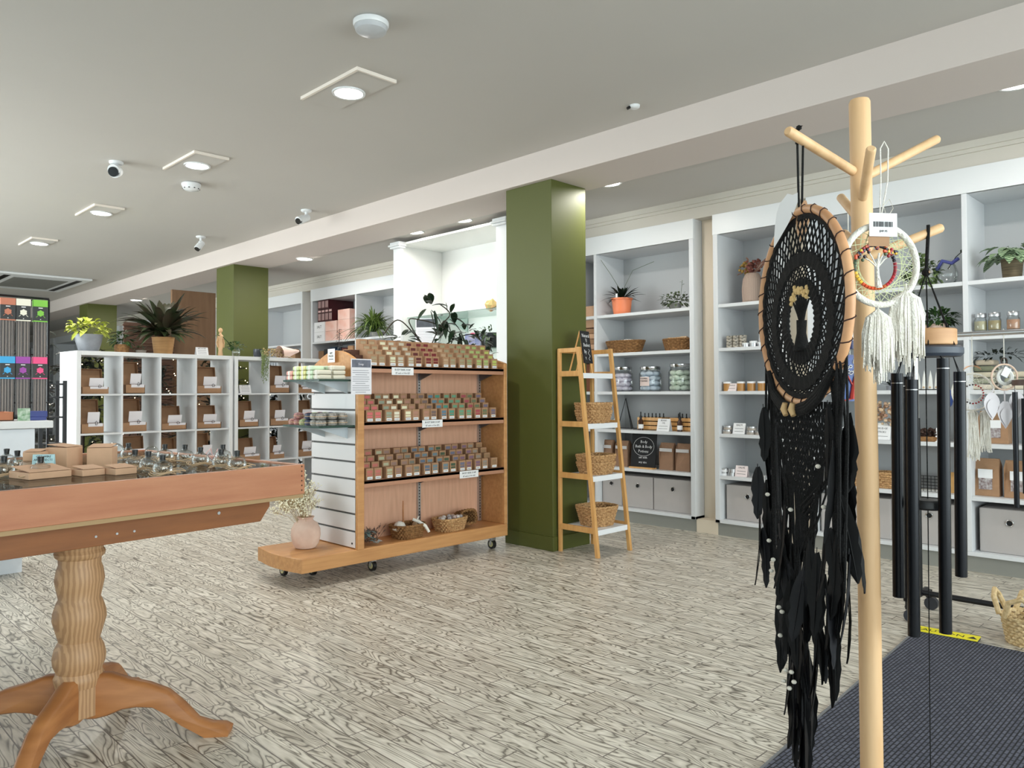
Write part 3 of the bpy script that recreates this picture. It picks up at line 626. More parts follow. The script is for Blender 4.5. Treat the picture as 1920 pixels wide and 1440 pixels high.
def giftbox():
    t = thing('gift_box', 'x', 'box')
    MB().box(0, 0, 0, .24, .19, .006).box(0, 0, 0, .24, .005, .075).box(0, .185, 0, .24, .19, .075).box(0, 0, 0, .005, .19, .075).box(.235, 0, 0, .24, .19, .075).build('tray', kraft, t)
    M = Matrix.Translation((0, .19, .07)) @ Matrix.Rotation(radians(-8), 4, 'X')
    MB().box(0, 0, 0, .24, .005, .20, 0, M).box(0, -.05, .195, .24, 0, .20, 0, M).box(-.004, -.05, .0, 0, 0, .20, 0, M).box(.24, -.05, .0, .244, 0, .2, 0, M).build('lid', kraft, t)
    M = Matrix.Translation((.07, -.003, .077)) @ Matrix.Rotation(radians(12), 4, 'X')
    MB().box(0, -.002, -.060, .16, 0, .0, 0, M).box(0, 0, -.002, .16, .012, .0, 0, M).box(.0, .03, .0, .13, .032, .09, 0, M).build('card', paper, t)
    MB().tube([(.15, -.006, .065), (.14, -.014, .085), (.155, -.004, .098), (.17, -.014, .085), (.16, -.006, .065)], .0025, 5).build('clip', black, t)
    return t
cells = [(0, 0, 0), (0, 1, 0), (0, 3, 0), (1, 0, 0), (1, 1, 0), (1, 2, 0), (1, 3, 0), (2, 1, 0), (2, 2, 0), (2, 3, 0), (0, 1, 1), (0, 2, 1), (1, 0, 1), (1, 1, 1), (1, 2, 1), (2, 0, 1), (2, 1, 1), (2, 2, 1)]
zz = [1.1195, .7605, .4005]; gb = giftbox(); st_ = []; random.seed(21)
for r, c, u in cells:
    pit = .3625 if u == 0 else .368; x = (W1+.022 if u else 0)+.038+c*(4*pit+.06-.076)/4+.035+random.uniform(-.005, .015)
    lab = 'open kraft gift box, %s row, %s column of the %s cube shelf' % (('top', 'second', 'third')[r], ordn(c), ('left', 'right')[u])
    p = K(x, .04+random.uniform(0, .03), zz[r]); o = once(gb, p, KA+random.uniform(-.06, .06), lab, 'open gift boxes in the cube shelves', st_); o.scale = (random.choice((.78, .95, 1.06)), .95, random.choice((.85, 1, 1.12)))
def sign(loc, rz, w_, h, lines, label, lean=-14, size=.014, m=None, cat='sign', name='tent_sign'):
    t = thing(name, label, cat, loc, rz); M = Matrix.Rotation(radians(lean), 4, 'X')
    mb = MB().box(-w_/2, -.001, 0, w_/2, .001, h, 0, M)
    M2 = Matrix.Translation((0, 2*h*sin(radians(-lean)), 0)) @ Matrix.Rotation(radians(-lean), 4, 'X'); mb.box(-w_/2, -.001, 0, w_/2, .001, h, 0, M2)
    for i, s in enumerate(lines):
        z = h-(i+1)*h/(len(lines)+.9)
        if s: mb.text(s, size, M @ RX((0, -.0015, z)), 1)
        else: mb.box(-w_*.36, -.0014, z, w_*.36, -.001, z+.0025, 1, M)
    mb.build('card', [m or tagm, ink], t); return t
sign(K(1.23, .10, 1.5095), KA, .13, .085, ['GIFT BOXES', '', '', ''], 'small white tent sign on top of the left cube shelf', size=.017)
sign(K(W1+.022+.16, .06, 1.1195), KA, .13, .09, ['GIFT BOXES', '', '', '', ''], 'white sign in the top left cell of the right cube shelf', size=.015)
sign(K(.30, .30, 1.1195+.27), KA, .07, .035, ['LOVE'], 'tiny dark sign hanging in the first cell of the left cube shelf', size=.02, m=chalk) if 0 else None
# dark leafy trees with fairy lights behind the cubes
random.seed(31)
for i, (x, h) in enumerate([(.28, 1.45), (.95, 1.50), (1.75, 1.42), (2.5, 1.35)]):
    p = K(x, .66 if i < 2 else .60, 0); t = thing('artificial_tree', ['dark leafy tree behind the first cells of the left cube shelf', 'dark twiggy tree behind the middle of the left cube shelf', 'dark leafy tree behind the gap between the cube shelves', 'dark leafy tree behind the middle of the right cube shelf'][i], 'tree', p, KA)
    tr = MB(); lf = MB(); tr.tube([(0, 0, 0), (.02, 0, h*.5), (0, .02, h)], [.025, .018, .006], 8); tr.lathe([(.10, 0), (.13, .18), (.12, .18), (1e-5, .16)], 16)
    for k in range(80):
        z = random.uniform(.15, h); a = random.uniform(0, 2*pi); L_ = random.uniform(.15, .38); d = Vector((cos(a), sin(a)*.42, random.uniform(-.2, .5)))
        q = Vector((0, 0, z)); e = q+d*L_; tr.tube([q, q.lerp(e, .5)+Vector((0, 0, .02)), e], .004, 4)
        for m_ in range(13 if i != 1 else 6): b = q.lerp(e, random.uniform(.3, 1.05)); lf.leaf(b, (random.uniform(-1, 1), random.uniform(-1, 1), random.uniform(-.6, .7)), random.uniform(.06, .11), random.uniform(.03, .05), .3, 0, 2)
    tr.build('trunk', mat('bark_dark', (46, 36, 30), .9), t); lf.build('foliage', leafv, t)
    t2 = thing('fairy_lights', ['string of warm fairy lights in the tree behind the first cube column', 'string of warm fairy lights in the twiggy middle tree', 'string of warm fairy lights in the tree behind the shelf gap', 'string of warm fairy lights in the tree behind the right cube shelf'][i], 'fairy lights', p, KA, None)
    wi = MB(); bu = MB(); path = []
    for k in range(60):
        a = k*.85; z = .12+k*(h-.1)/60; r = .24+.06*sin(k*2.1); q = Vector((cos(a)*r, sin(a)*r*.75, z)); path.append(q); bu.ball(q+Vector((0, -.006, 0)), .0052, 0, 5)
    wi.tube(path, .0012, 4); wi.build('wire', blackp, t2); o = bu.build('bulbs', bulbm, t2); o['kind'] = 'stuff'
# plants and things on top of the cube shelves
def pot(t, prof, m, soil=True, n=28):
    MB().lathe(prof, n).build('pot', m, t)
    if soil: r, z = prof[-1][0] if prof[-1][0] > .01 else prof[-2][0], max(p[1] for p in prof); MB().lathe([(max(p[0] for p in prof)*.90, z-.02), (1e-5, z-.012)], n).build('soil', mat('soil', (52, 40, 32), .95), t)
def rosette(t, c, n_, L0, L1, W0, W1_, dz0, dz1, droop, m, seg=5, sq=1., name='leaves', shape=1., seed=1, sqx=1.):
    random.seed(seed); mb = MB()
    for i in range(n_):
        a = 2*pi*i*.618; d = Vector((cos(a)*sqx, sin(a)*sq, random.uniform(dz0, dz1))); mb.leaf(Vector(c)+Vector((cos(a)*.01, sin(a)*.01, 0)), d, random.uniform(L0, L1), random.uniform(W0, W1_), droop*random.uniform(.6, 1.3), 0, seg, shape)
    return mb.build(name, m, t)
def bushy(t, c, rx, ry, rz_, n_, L, W, m, droop=.4, name='leaves', seed=1, zmin=-1):
    random.seed(seed); mb = MB()
    for i in range(n_):
        a = random.uniform(0, 2*pi); e = math.asin(random.uniform(zmin if zmin > -1 else -.5, 1)); r = random.uniform(.45, 1)
        d = Vector((cos(a)*cos(e), sin(a)*cos(e), sin(e))); p = Vector(c)+Vector((d.x*rx*r, d.y*ry*r, d.z*rz_*r)); mb.leaf(p, d+Vector((random.uniform(-.5, .5), random.uniform(-.5, .5), random.uniform(-.3, .5))), L*random.uniform(.6, 1.2), W*random.uniform(.7, 1.2), droop, 0, 3)
    return mb.build(name, m, t)
t = thing('lime_plant', 'lime-leaved plant in a ribbed grey glazed pot at left end of cubes', 'potted plant', K(.17, .19, 1.5095))
pot(t, [(.075, 0), (.085, .01), (.108, .09), (.118, .15), (.122, .16), (.114, .158), (.108, .14)], greym)
bushy(t, (0, 0, .20), .17, .12, .10, 70, .085, .06, leafl, .5, seed=2, zmin=-.3)
t = thing('fern_in_basket', 'small leafy plant in a woven pot on the left cube shelf', 'potted plant', K(.475, .21, 1.5095)); pot(t, [(.06, 0), (.07, .08), (.066, .082)], weaved); bushy(t, (.0, 0, .12), .10, .08, .08, 70, .07, .028, leafm, .5, seed=3)
t = thing('low_succulent', 'low pale succulent beside the big woven plant pot', 'potted plant', K(.63, .15, 1.5095)); pot(t, [(.04, 0), (.05, .03), (.045, .03)], mat('dusty_bowl', (150, 140, 130), .7)); bushy(t, (0, 0, .045), .055, .04, .03, 40, .03, .012, leaff, .2, seed=14)
t = thing('large_foliage_plant', 'large dark strap-leaved plant in a tan woven pot on cube shelf', 'potted plant', K(.87, .20, 1.5095))
pot(t, [(.082, 0), (.088, .02), (.106, .165), (.108, .17), (.100, .168)], mat('tan_wicker_pot', (196, 152, 100), .7, rgb2=(160, 116, 72), nscale=22, stretch=(.3, .3, 12)))
rosette(t, (0, 0, .17), 84, .40, .66, .06, .09, .35, 3.2, .42, leafd, 6, .8, seed=5); rosette(t, (0, 0, .18), 34, .26, .42, .06, .085, .3, 1.2, .55, mat('leaf_mid_dark', (62, 74, 44), .4), 5, .8, 'low_leaves', seed=6)
t = thing('wooden_figure', 'plain carved wooden figure standing before the green column', 'figure', K(1.44, .13, 1.5095)); MB().lathe([(.022, 0), (.026, .01), (.02, .06), (.028, .12), (.024, .17), (.03, .21), (.012, .235), (.010, .245)], 14, top=True).build('body', polem, t); MB().ball((0, 0, .27), .022, 0, 12, 1.25).build('head', polem, t)
MB().tube([(.025, 0, .205), (.04, 0, .14), (.03, -.01, .09)], .007, 6).tube([(-.025, 0, .205), (-.04, 0, .14), (-.03, -.01, .09)], .007, 6).build('arm', polem, t)
t = thing('glass_terrarium', 'small plant with round leaves in a glass jar, before green column', 'potted plant', K(1.60, .10, 1.5095)); MB().lathe([(.03, 0), (.04, .02), (.042, .06), (.034, .085)], 18).build('jar', glassj, t); bushy(t, (0, 0, .10), .09, .06, .05, 42, .05, .036, leafm, .4, seed=7)
MB().tube([(0, 0, .08), (-.07, 0, .13), (-.14, 0, .20), (-.20, 0, .22)], .005, 5).leaf((-.1, 0, .17), (-1, 0, .4), .10, .02, .5).leaf((-.18, 0, .22), (-1, 0, -.1), .09, .02, .5).build('vine', leafm, t)
t = thing('trailing_plant', 'dark glass pot with a plant trailing over the right cube shelf', 'potted plant', K(1.83, .06, 1.5095)); pot(t, [(.035, 0), (.045, .02), (.046, .085), (.043, .085)], mat('dark_glass_pot', (60, 64, 72), .15))
mb = MB(); random.seed(17)
for i in range(12):
    x0 = random.uniform(-.03, .07); l = random.uniform(.12, .30); pth = [(x0, 0, .08), (x0+.01, -.05, .07), (x0+.02, -.075, .0), (x0+.02+random.uniform(-.02, .02), -.08, -l)]; mb.tube(pth, .0012, 3)
    for k in range(16): f = k/16; mb.ball((x0+.02+random.uniform(-.012, .012), -.08+random.uniform(-.008, .008), .02-f*(l+.02)), .0065, 0, 5)
mb.build('trailing_stems', mat('string_green', (120, 136, 84), .6), t)
t = thing('dried_flower_wrap', 'dried flowers wrapped in blush paper lying on right cube shelf', 'dried flowers', K(2.19, .12, 1.5095), KA); mb = MB(); random.seed(12)
Mx = Matrix.Translation((.0, 0, .06)) @ Matrix.Rotation(radians(82), 4, 'Y'); mb.lathe([(.012, .20), (.03, .13), (.075, .0), (.085, -.05)], 20, mi=0, M=Mx); mb.build('wrap', mat('blush_paper', (222, 196, 186), .7), t)
mb = MB()
for i in range(120): mb.ball((-.05+random.uniform(-.20, .07), random.uniform(-.06, .06), .05+random.uniform(-.035, .05)), random.uniform(.005, .012), 0, 5)
mb.build('flower_heads', mat('dried_mix', (120, 86, 66), .9, rgb2=(196, 180, 130), nscale=45), t)['kind'] = 'stuff'
MB().leaf((-.17, -.02, .02), (-1, 0, -.1), .09, .05, .1).leaf((-.05, -.07, .02), (.5, -.5, -.1), .12, .05, .1).build('paper_edge', mat('cream_paper', (230, 220, 190), .7), t)
# ============================================================ GOODS ON THE WALL CABINETS
def fabric_bin(x, y0, y1, z0, lab, h=.27):
    w_ = y1-y0; t = thing('fabric_bin', lab, 'storage box', (x, y0, z0), 0, 'grey fabric storage boxes')
    MB().box(0, 0, 0, .30, w_, h).build('box', linen, t, .006)
    c = (-.002, w_/2, h*.70)
    MB().tube([(c[0], c[1]+.019*cos(a), c[2]+.019*sin(a)) for a in [2*pi*k/20 for k in range(20)]], .004, 8, closed=True).build('eyelet', chrome, t)
    mb = MB(); mb.add([(c[0]-.001, c[1]+.017*cos(2*pi*k/20), c[2]+.017*sin(2*pi*k/20)) for k in range(20)], [tuple(range(20))]); mb.build('eyelet_hole', dark, t)
for y0, y1, lab in [(4.06, 4.27, 'grey fabric box behind the ladder shelf legs'), (3.735, 4.035, 'middle grey fabric box in the cabinet right of the column'), (3.345, 3.725, 'right grey fabric box in the cabinet right of the column'), (2.69, 3.05, 'grey fabric box at the bottom of the narrow cabinet'),
                    (2.13, 2.31, 'grey fabric box showing between the hanging fringe and the pole'), (1.84, 2.115, 'grey fabric box just right of the wooden pole'), (1.42, 1.79, 'grey fabric box behind the black wind chime tubes'), (1.0, 1.322, 'grey fabric box left in the far right cabinet bay'), (.62, .98, 'grey fabric box beyond the right edge')]:
    if y0 < .7: continue
    fabric_bin(5.40, y0, y1, .1255, lab)
# --- cabinet right of the column
def Z(i): return LV[i]+.0005
t = thing('spiky_succulent', 'dark spiky succulent in an orange plastic pot', 'potted plant', (5.46, 4.085, Z(5))); pot(t, [(.068, 0), (.074, .012), (.078, .03), (.078, .033), (.088, .13), (.096, .132), (.096, .145), (.088, .145), (.084, .13)], terr)
rosette(t, (0, 0, .14), 34, .13, .24, .02, .03, .1, 1.8, .35, leafv, 4, 1, seed=8, sqx=.8); MB().tube([(0, 0, .2), (-.05, .08, .36), (-.08, .17, .50)], .002, 4).tube([(0, 0, .2), (0, -.12, .38), (-.0, -.34, .43)], .002, 4).build('flower_stalks', leaff, t); MB().box(-.09, -.02, .13, -.088, 0, .18).build('plant_label', tagm, t)
t = thing('trailing_ivy', 'small-leaved ivy plant spilling over the upper shelf edge', 'potted plant', (5.44, 3.52, Z(5))); pot(t, [(.04, 0), (.055, .05), (.05, .05)], greyp); bushy(t, (0, .0, .07), .10, .14, .075, 190, .035, .02, leaff, .4, seed=9); MB().tube([(0, -.05, .1), (.01, -.06, .24)], .002, 4).leaf((.01, -.06, .22), (0, 1, .6), .03, .012).leaf((.01, -.06, .2), (0, -1, .6), .03, .012).build('tall_sprig', leaff, t)
basket('woven_basket', 'oval dark grass basket of cloths on the middle upper shelf', (5.46, 4.05, Z(4)), 0, .10, .19, .105, weaved, .78, sq=2.3)
basket('woven_basket', 'smaller oval grass basket at right of the same upper shelf', (5.46, 3.50, Z(4)), 0, .10, .14, .095, weaved, .80, sq=2.3)
random.seed(41)
for i in range(8): t = thing('folded_cloth', 'pale folded cloth in the %s oval grass basket, %s from its left end' % (('left', ordn(4-i)) if i < 5 else ('right', ordn(7-i))), 'cloth', (5.44+random.uniform(-.03, .03), (4.05 if i < 5 else 3.50)+(-.12+.06*i if i < 5 else -.05+.05*(i-5)), Z(4)+.085+random.uniform(0, .012)), i, 'pale cloths in the oval baskets'); MB().box(-.03, -.035, 0, .03, .035, .022).build('cloth', creamw if i < 5 else twine, t, .009)
def jar(loc, r, h, lab, fill, cols, lidm=chrome, lidr=.9, name='glass_jar', cat='jar', group=None, n=16, ballr=.03, label_=None):
    t = thing(name, lab, cat, loc, 0, group)
    MB().lathe([(r*.92, 0), (r, .01), (r, h*.80), (r*.86, h*.90), (r*.86, h)], 28).build('glass', glassj, t)
    MB().lathe([(r*.90, h), (r*.92, h+.004), (r*.92, h+.022), (r*.86, h+.026), (1e-5, h+.026)], 28).build('lid', lidm, t)
    random.seed(int(loc[1]*1000)); mb = MB(); c = mat('fill_%d_%d_%d' % cols, cols, .75, noise=.1, nscale=30)
    if fill == 'puck':
        k = 0
        for lv in range(int(h*.98/(ballr*1.15))):
            for q in range(6): a = q*pi/3+lv*.5; mb.ball((cos(a)*(r-ballr-.006), sin(a)*(r-ballr-.006), .006+ballr*.62+lv*ballr*1.15), ballr, 0, 10, .62)
        mb.build('soap_pucks', c, t)['kind'] = 'stuff'
    else:
        mb.lathe([(r*.93, .006), (r*.94, h*.72), (1e-5, h*.74)], 20).build('filling', c, t)
    if label_:
        rr = r+.001; lb = MB(); vs = []
        for k in range(9):
            a = pi+(-.42+.105*k)*1.2; vs += [(rr*cos(a), rr*sin(a), h*.25), (rr*cos(a), rr*sin(a), h*.66)]
        lb.add(vs, [(2*k, 2*k+2, 2*k+3, 2*k+1) for k in range(8)], 0, True)
        Mf = Matrix.Translation((-rr-.001, 0, 0)) @ Matrix.Rotation(FX, 4, 'Z')
        for q, s in enumerate(label_): lb.text(s, .018, Mf @ RX((0, 0, h*.55-.02*q)), 1)
        lb.build('jar_label', [mat('pink_label', (226, 206, 200), .7), ink], t)
    return t
jar((5.46, 4.075, Z(3)), .084, .19, 'big glass jar of lilac-white bath pucks, left of three', 'puck', (234, 228, 240), ballr=.033)
jar((5.46, 3.79, Z(3)), .095, .185, 'big glass jar of pale blue bath pucks, pink label', 'puck', (222, 232, 244), ballr=.036, label_=['SHOWER', 'STEAMERS'])
jar((5.46, 3.49, Z(3)), .100, .20, 'big glass jar of pale green bath pucks, right of three', 'puck', (226, 238, 222), ballr=.036)
t = thing('wire_easel', 'thin black wire triangle easel on the lower middle shelf', 'stand', (5.44, 4.05, Z(2))); MB().tube([(0, .075, .004), (.02, 0, .27), (0, -.075, .004)], .004, 6).tube([(0, .09, .01), (0, -.13, .01)], .004, 6).tube([(.02, 0, .27), (.12, 0, .004)], .004, 6).build('frame', black, t)
t = thing('glass_tumbler', 'small clear glass on the lower middle shelf left of crate', 'glass', (5.42, 4.13, Z(2))); MB().lathe([(.028, 0), (.034, .09), (.032, .09), (.027, .01)], 18).build('glass', glassj, t)
def crate(y0, w_, lab):
    t = thing('wooden_crate', lab, 'crate', (5.44, y0, Z(2)), 0, 'wooden crates of dropper bottles'); mb = MB()
    for k in range(3): mb.box(0, 0, .008+k*.036, .006, w_, .036+k*.036).box(.12, 0, .008+k*.036, .126, w_, .036+k*.036)
    for y in (0, w_-.006): mb.box(0.006, y, .008, .12, y+.006, .108)
    mb.box(.006, .006, 0, .12, w_-.006, .006).build('slats', bamboo, t, .001)
    MB().box(.006, .0, .0, .012, .012, .108).box(.006, w_-.012, 0, .012, w_, .108).build('corner_block', bamboo, t)
    for k in range(int(w_/.038)):
        q = thing('dropper_bottle', 'dark dropper bottle, %s along in the %s crate' % (ordn(k), 'left' if y0 > 3.6 else 'right'), 'bottle', (5.50, y0+.022+k*.038, Z(2)+.007), 0, 'dropper bottles in the crates')
        MB().lathe([(.015, 0), (.016, .07), (.008, .082), (.008, .09)], 12).build('bottle', mat('amber', (60, 34, 20), .15), q); MB().lathe([(.009, .09), (.009, .105), (.005, .108), (.005, .135), (1e-5, .138)], 10).build('dropper', blackp, q)
    q = thing('dropper_bottle', 'amber dropper bottle standing in front of the %s crate' % ('left' if y0 > 3.6 else 'right'), 'bottle', (5.405, y0+w_*(.75 if y0 > 3.6 else .45), Z(2)), 0); MB().lathe([(.021, 0), (.022, .08), (.010, .095), (.010, .1)], 14).build('bottle', mat('amber', (60, 34, 20), .15), q); MB().lathe([(.012, .1), (.012, .12), (.006, .124), (.006, .155), (1e-5, .158)], 10).build('dropper', blackp, q); MB().lathe([(.0225, .015), (.0228, .05)], 14).build('label', tagm, q)
crate(3.665, .25, 'left small slatted wooden crate of dropper bottles'); crate(3.365, .225, 'right small slatted wooden crate of dropper bottles')
sign((5.37, 3.61, Z(2)), FX, .12, .105, ['BEARD', 'OIL', '', ''], 'white tent sign between the two small wooden crates', size=.02)
def paper_bag(x, y, z, w_, h, d, lab, m=kraftd, window=None, group=None, rz=0, lblc=None):
    t = thing('paper_bag', lab, 'paper bag', (x, y, z), FX+rz, group); mb = MB()
    mb.prism([(-w_/2, 0), (w_/2, 0), (w_/2, h*.80), (w_*.47, h), (-w_*.47, h), (-w_/2, h*.8)], 0, d, lambda a, b, k: (a, k*(1 if b < h*.9 else .25)+(.0 if b < h*.9 else d*.35), b)); mb.build('bag', m, t, .002)
    MB().box(-w_*.47, d*.3, h*.93, w_*.47, d*.34, h*1.0).build('folded_top', m, t)
    if window: MB().box(-w_*.25, -.003, h*.18, w_*.25, 0, h*.48).build('window', mat('bag_window', (110, 84, 84), .15, rgb2=(200, 196, 196), nscale=70), t); MB().box(-w_*.27, -.004, h*.48, w_*.27, -.0005, h*.72).build('label', tagm, t)
    elif lblc: MB().box(-w_*.45, -.002, h*.68, w_*.45, -.0003, h*.80).build('label', lblc, t)
    return t
G_ = 'kraft bags on the shelf above the grey boxes'
for y, lab in [(4.245, 'leftmost kraft bag, leaning behind the ladder shelf'), (4.075, 'kraft bag just left of the chalkboard on the low shelf'), (3.615, 'kraft bag just right of the chalkboard on the low shelf'), (3.455, 'rightmost kraft bag on the low shelf by the column')]:
    paper_bag(5.42, y, Z(1), .135, .225, .08, lab, mat('brown_bag', (150, 116, 92), .85, noise=.1, nscale=30), None, G_, 0, mat('silver_label', (200, 196, 196), .5))
t = thing('chalkboard_sign', 'framed chalkboard with handwriting standing between kraft bags', 'sign', (5.40, 3.835, Z(1)), FX); M = Matrix.Rotation(radians(-7), 4, 'X'); mb = MB().box(-.125, -.004, 0.01, .125, .004, .33, 0, M)
for s, z, sz in (('Body', .215, .034), ('Bath & Body', .175, .034), ('Potions', .135, .034), ('ask with', .085, .026), ('any size', .045, .026)): mb.text(s, sz, M @ RX((0, -.005, z)), 1)
mb.tube([M @ Vector((.105*cos(a), -.005, .185+.08*sin(a))) for a in [2*pi*k/30 for k in range(30)]], .0013, 4, 1, closed=True); mb.build('board', [chalk, chalkw], t); MB().box(-.12, -.03, 0, .12, .03, .012).build('base', bamboo, t)
# stacked parcels in the left sliver bay
for k in range(5): t = thing('flat_parcel', 'flat kraft parcel, %s from bottom of the stack beside the column' % ordn(k), 'parcel', (5.42, 4.34, Z(4)+k*.048), 0, 'flat parcels stacked beside the column'); MB().box(0, 0, 0, .2, .20, .045).build('parcel', [kraft, kraftp][k % 2], t, .004)
paper_bag(5.42, 4.43, Z(4)+.245, .17, .20, .08, 'kraft bag on top of the parcel stack beside the column', kraftp)
t = thing('plain_carton', 'brown carton in the bay behind the ladder shelf', 'box', (5.42, 4.34, Z(3))); MB().box(0, 0, 0, .25, .25, .25).build('carton', mat('dark_carton', (120, 72, 48), .8), t, .003)
# --- narrow cabinet
t = thing('ribbed_vase', 'ribbed taupe vase on the top shelf of the narrow cabinet', 'vase', (5.50, 2.865, Z(5))); prof = [(.066, 0), (.075, .02), (.078, .12), (.070, .19), (.050, .23), (.044, .235)]; mb = MB(); vs = []; N_ = 60
for r, z in prof:
    for k in range(N_): rr = r*(1+.02*(k % 2)); vs.append((rr*cos(2*pi*k/N_), rr*sin(2*pi*k/N_), z))
mb.add(vs, [(i*N_+k, i*N_+(k+1) % N_, (i+1)*N_+(k+1) % N_, (i+1)*N_+k) for i in range(5) for k in range(N_)], 0, False); mb.build('body', mat('taupe', (172, 150, 136), .7), t)
t = thing('dried_flower_bunch', 'yellow and rust dried flowers in the ribbed taupe vase', 'dried flowers', (5.50, 2.865, Z(5)+.22)); random.seed(13); a_ = MB(); b_ = MB()
for i in range(110): a = random.uniform(0, 2*pi); r = random.uniform(0, .085); p = (r*cos(a), r*sin(a)+.015, .05+random.uniform(-.03, .06)); (a_ if p[1] > .02 else b_).ball(p, random.uniform(.008, .014), 0, 5)
a_.build('yellow_heads', mat('dried_yellow', (180, 150, 60), .9, rgb2=(130, 96, 60), nscale=50), t)['kind'] = 'stuff'; b_.build('rust_heads', mat('dried_rust', (120, 70, 60), .9), t)['kind'] = 'stuff'
mb = MB()
for i in range(16): mb.tube([(0, 0, 0), (random.uniform(-.02, .02), -.06-i*.004, .09), (random.uniform(-.03, .03), -.10-i*.006, .08+i*.008)], .0018, 4); mb.leaf((0, -.09, .09), (0, -.9, random.uniform(-.1, 1)), .09, .016, .3)
mb.leaf((0, .03, .1), (0, .3, 1), .07, .04).leaf((0, .08, .02), (0, 1, .1), .05, .03).build('sprigs', mat('dried_pink', (172, 130, 112), .9), t)
def tin(loc, r, h, lab, body=silver, lid=silver, group=None):
    t = thing('round_tin', lab, 'tin', loc, 0, group); MB().lathe([(r, 0), (r, h*.62)], 20).build('body', body, t); MB().lathe([(r*1.03, h*.6), (r*1.03, h*.97), (r*.98, h), (1e-5, h)], 20).build('lid', lid, t); return t
bk = mat('printed_black', (40, 38, 36), .5, rgb2=(210, 200, 184), nscale=36, stretch=(1, 1, 2))
for k in range(3):
    for l in range(2 if k == 0 else 2): tin((5.40, 2.985-k*.055+.02, Z(4)+l*.047), .027, .045, 'small black printed jar, %s, %s of narrow cabinet jar cluster' % (ordn(k), ('lower', 'upper')[l]), bk, bk, 'black printed jars on narrow cabinet shelf')
for k in range(4): tin((5.38, 2.86-k*.062, Z(4)), .028, .030+.012*(k % 2), 'flat silver tin, %s right of the black printed jars' % ordn(k), silver, white, 'silver tins on narrow cabinet shelf')
sign((5.56, 2.79, Z(4)), FX, .12, .17, ['NATURAL', '', '', '', '', ''], 'grey-white notice standing behind the silver tins', lean=-4, size=.02)
for k in range(5):
    t = thing('wooden_lid_candle', 'amber candle pot with white rim, %s on its shelf' % ordn(k), 'candle', (5.40, 3.03-k*.085+(-.03 if k else 0), Z(3)), 0, 'amber candles on narrow cabinet shelf'); MB().lathe([(.030, 0), (.031, .065), (.028, .065)], 18).build('pot', mat('amber_glass', (178, 128, 66), .3), t); MB().lathe([(.0318, .058), (.0318, .072), (.028, .072)], 18).build('rim', tagm, t)
sign((5.375, 2.985, Z(3)), FX, .085, .06, ['CANDLE', ''], 'small pink tent card before the amber candles', size=.014, m=mat('pink_card', (236, 222, 222), .7))
for k, (y, l) in enumerate([(3.035, 0), (3.03, 1), (2.835, 0), (2.83, 1), (2.765, 0)]): tin((5.40, y, Z(2)+l*.031), .034, .030, 'round silver tin, %s on the shelf level with the chain of tins' % ordn(k), mat('tin_kraft', (170, 160, 150), .5), silver, 'silver tins on the third-lowest shelf')
sign((5.38, 2.93, Z(2)), FX, .10, .085, ['BALM', '', ''], 'white tent sign between silver tins, third-lowest shelf', size=.02)
for k, (y, l) in enumerate([(3.065, 0), (3.06, 1), (3.0, 0), (2.995, 1), (2.80, 0), (2.72, 0)]): tin((5.40, y, Z(1)+l*.028), .030, .027, 'little white and silver tin, %s on the shelf above the grey box' % ordn(k), tagm if k < 2 else silver, silver, 'tins on the shelf above the grey box')
sign((5.38, 2.915, Z(1)), FX, .10, .085, ['SALVE', '', ''], 'pale pink tent sign beside little tins above the grey box', size=.02, m=mat('pink_card', (236, 222, 222), .7))
# --- wide right cabinet
t = thing('trailing_variegated_plant', 'bushy light green plant on upper shelf behind hanging cord', 'potted plant', (5.44, 1.63, Z(5))); pot(t, [(.05, 0), (.065, .08), (.06, .08)], creamw); bushy(t, (-.02, 0, .09), .10, .11, .11, 190, .045, .03, mat('variegated', (126, 144, 92), .5, rgb2=(70, 94, 52), nscale=30), .5, seed=19, zmin=-.8)
t = thing('glass_kettle_vase', 'round clear glass vase with a blue sash and dark sprig', 'vase', (5.44, 1.485, Z(5))); MB().lathe([(.035, 0), (.055, .03), (.06, .07), (.045, .12), (.025, .15), (.028, .16)], 22).build('glass', glassj, t); MB().tube([(-.02, .06, .10), (-.04, .02, .15), (-.03, -.03, .13), (0, -.06, .16)], .012, 8).build('sash', mat('blue_sash', (70, 76, 140), .7), t); MB().tube([(0, 0, .1), (-.01, -.05, .17), (0, -.08, .20)], .003, 5).ball((0, -.082, .205), .012, 0, 6).build('sprig', leafv, t)
t = thing('striped_leaf_plant', 'round striped-leaf plant in a woven brown pot', 'potted plant', (5.45, 1.135, Z(5))); MB().lathe([(.05, 0), (.060, .12), (.054, .12), (.05, .1), (1e-5, .1)], 24).build('pot', mat('twine_pot', (112, 98, 74), .8, rgb2=(70, 60, 44), nscale=20, stretch=(.4, .4, 9)), t)
mb = MB(); random.seed(23)
for i in range(46):
    a = random.uniform(0, 2*pi); r = random.uniform(.03, .14); mb.leaf((r*cos(a)*.6, r*sin(a)*.9, .14+random.uniform(0, .09)-r*.25), (cos(a), sin(a), random.uniform(-.5, .4)), .075, .06, .5, 0, 4)
mb.build('leaves', mat('striped_leaf', (70, 100, 70), .4, rgb2=(168, 190, 150), nscale=26, kind='wave'), t)
for k, (y, c) in enumerate([(1.302, (190, 182, 150)), (1.226, (176, 160, 120)), (1.128, (196, 150, 120))]): jar((5.42, y, Z(4)+.028), .036, .085, 'small glass jar of %s, silver lid' % ('pale oats, left of three', 'tan seeds, middle of three', 'pink salts, right of three')[k], 'fill', c, silver, group='small filled jars on the rail shelf')
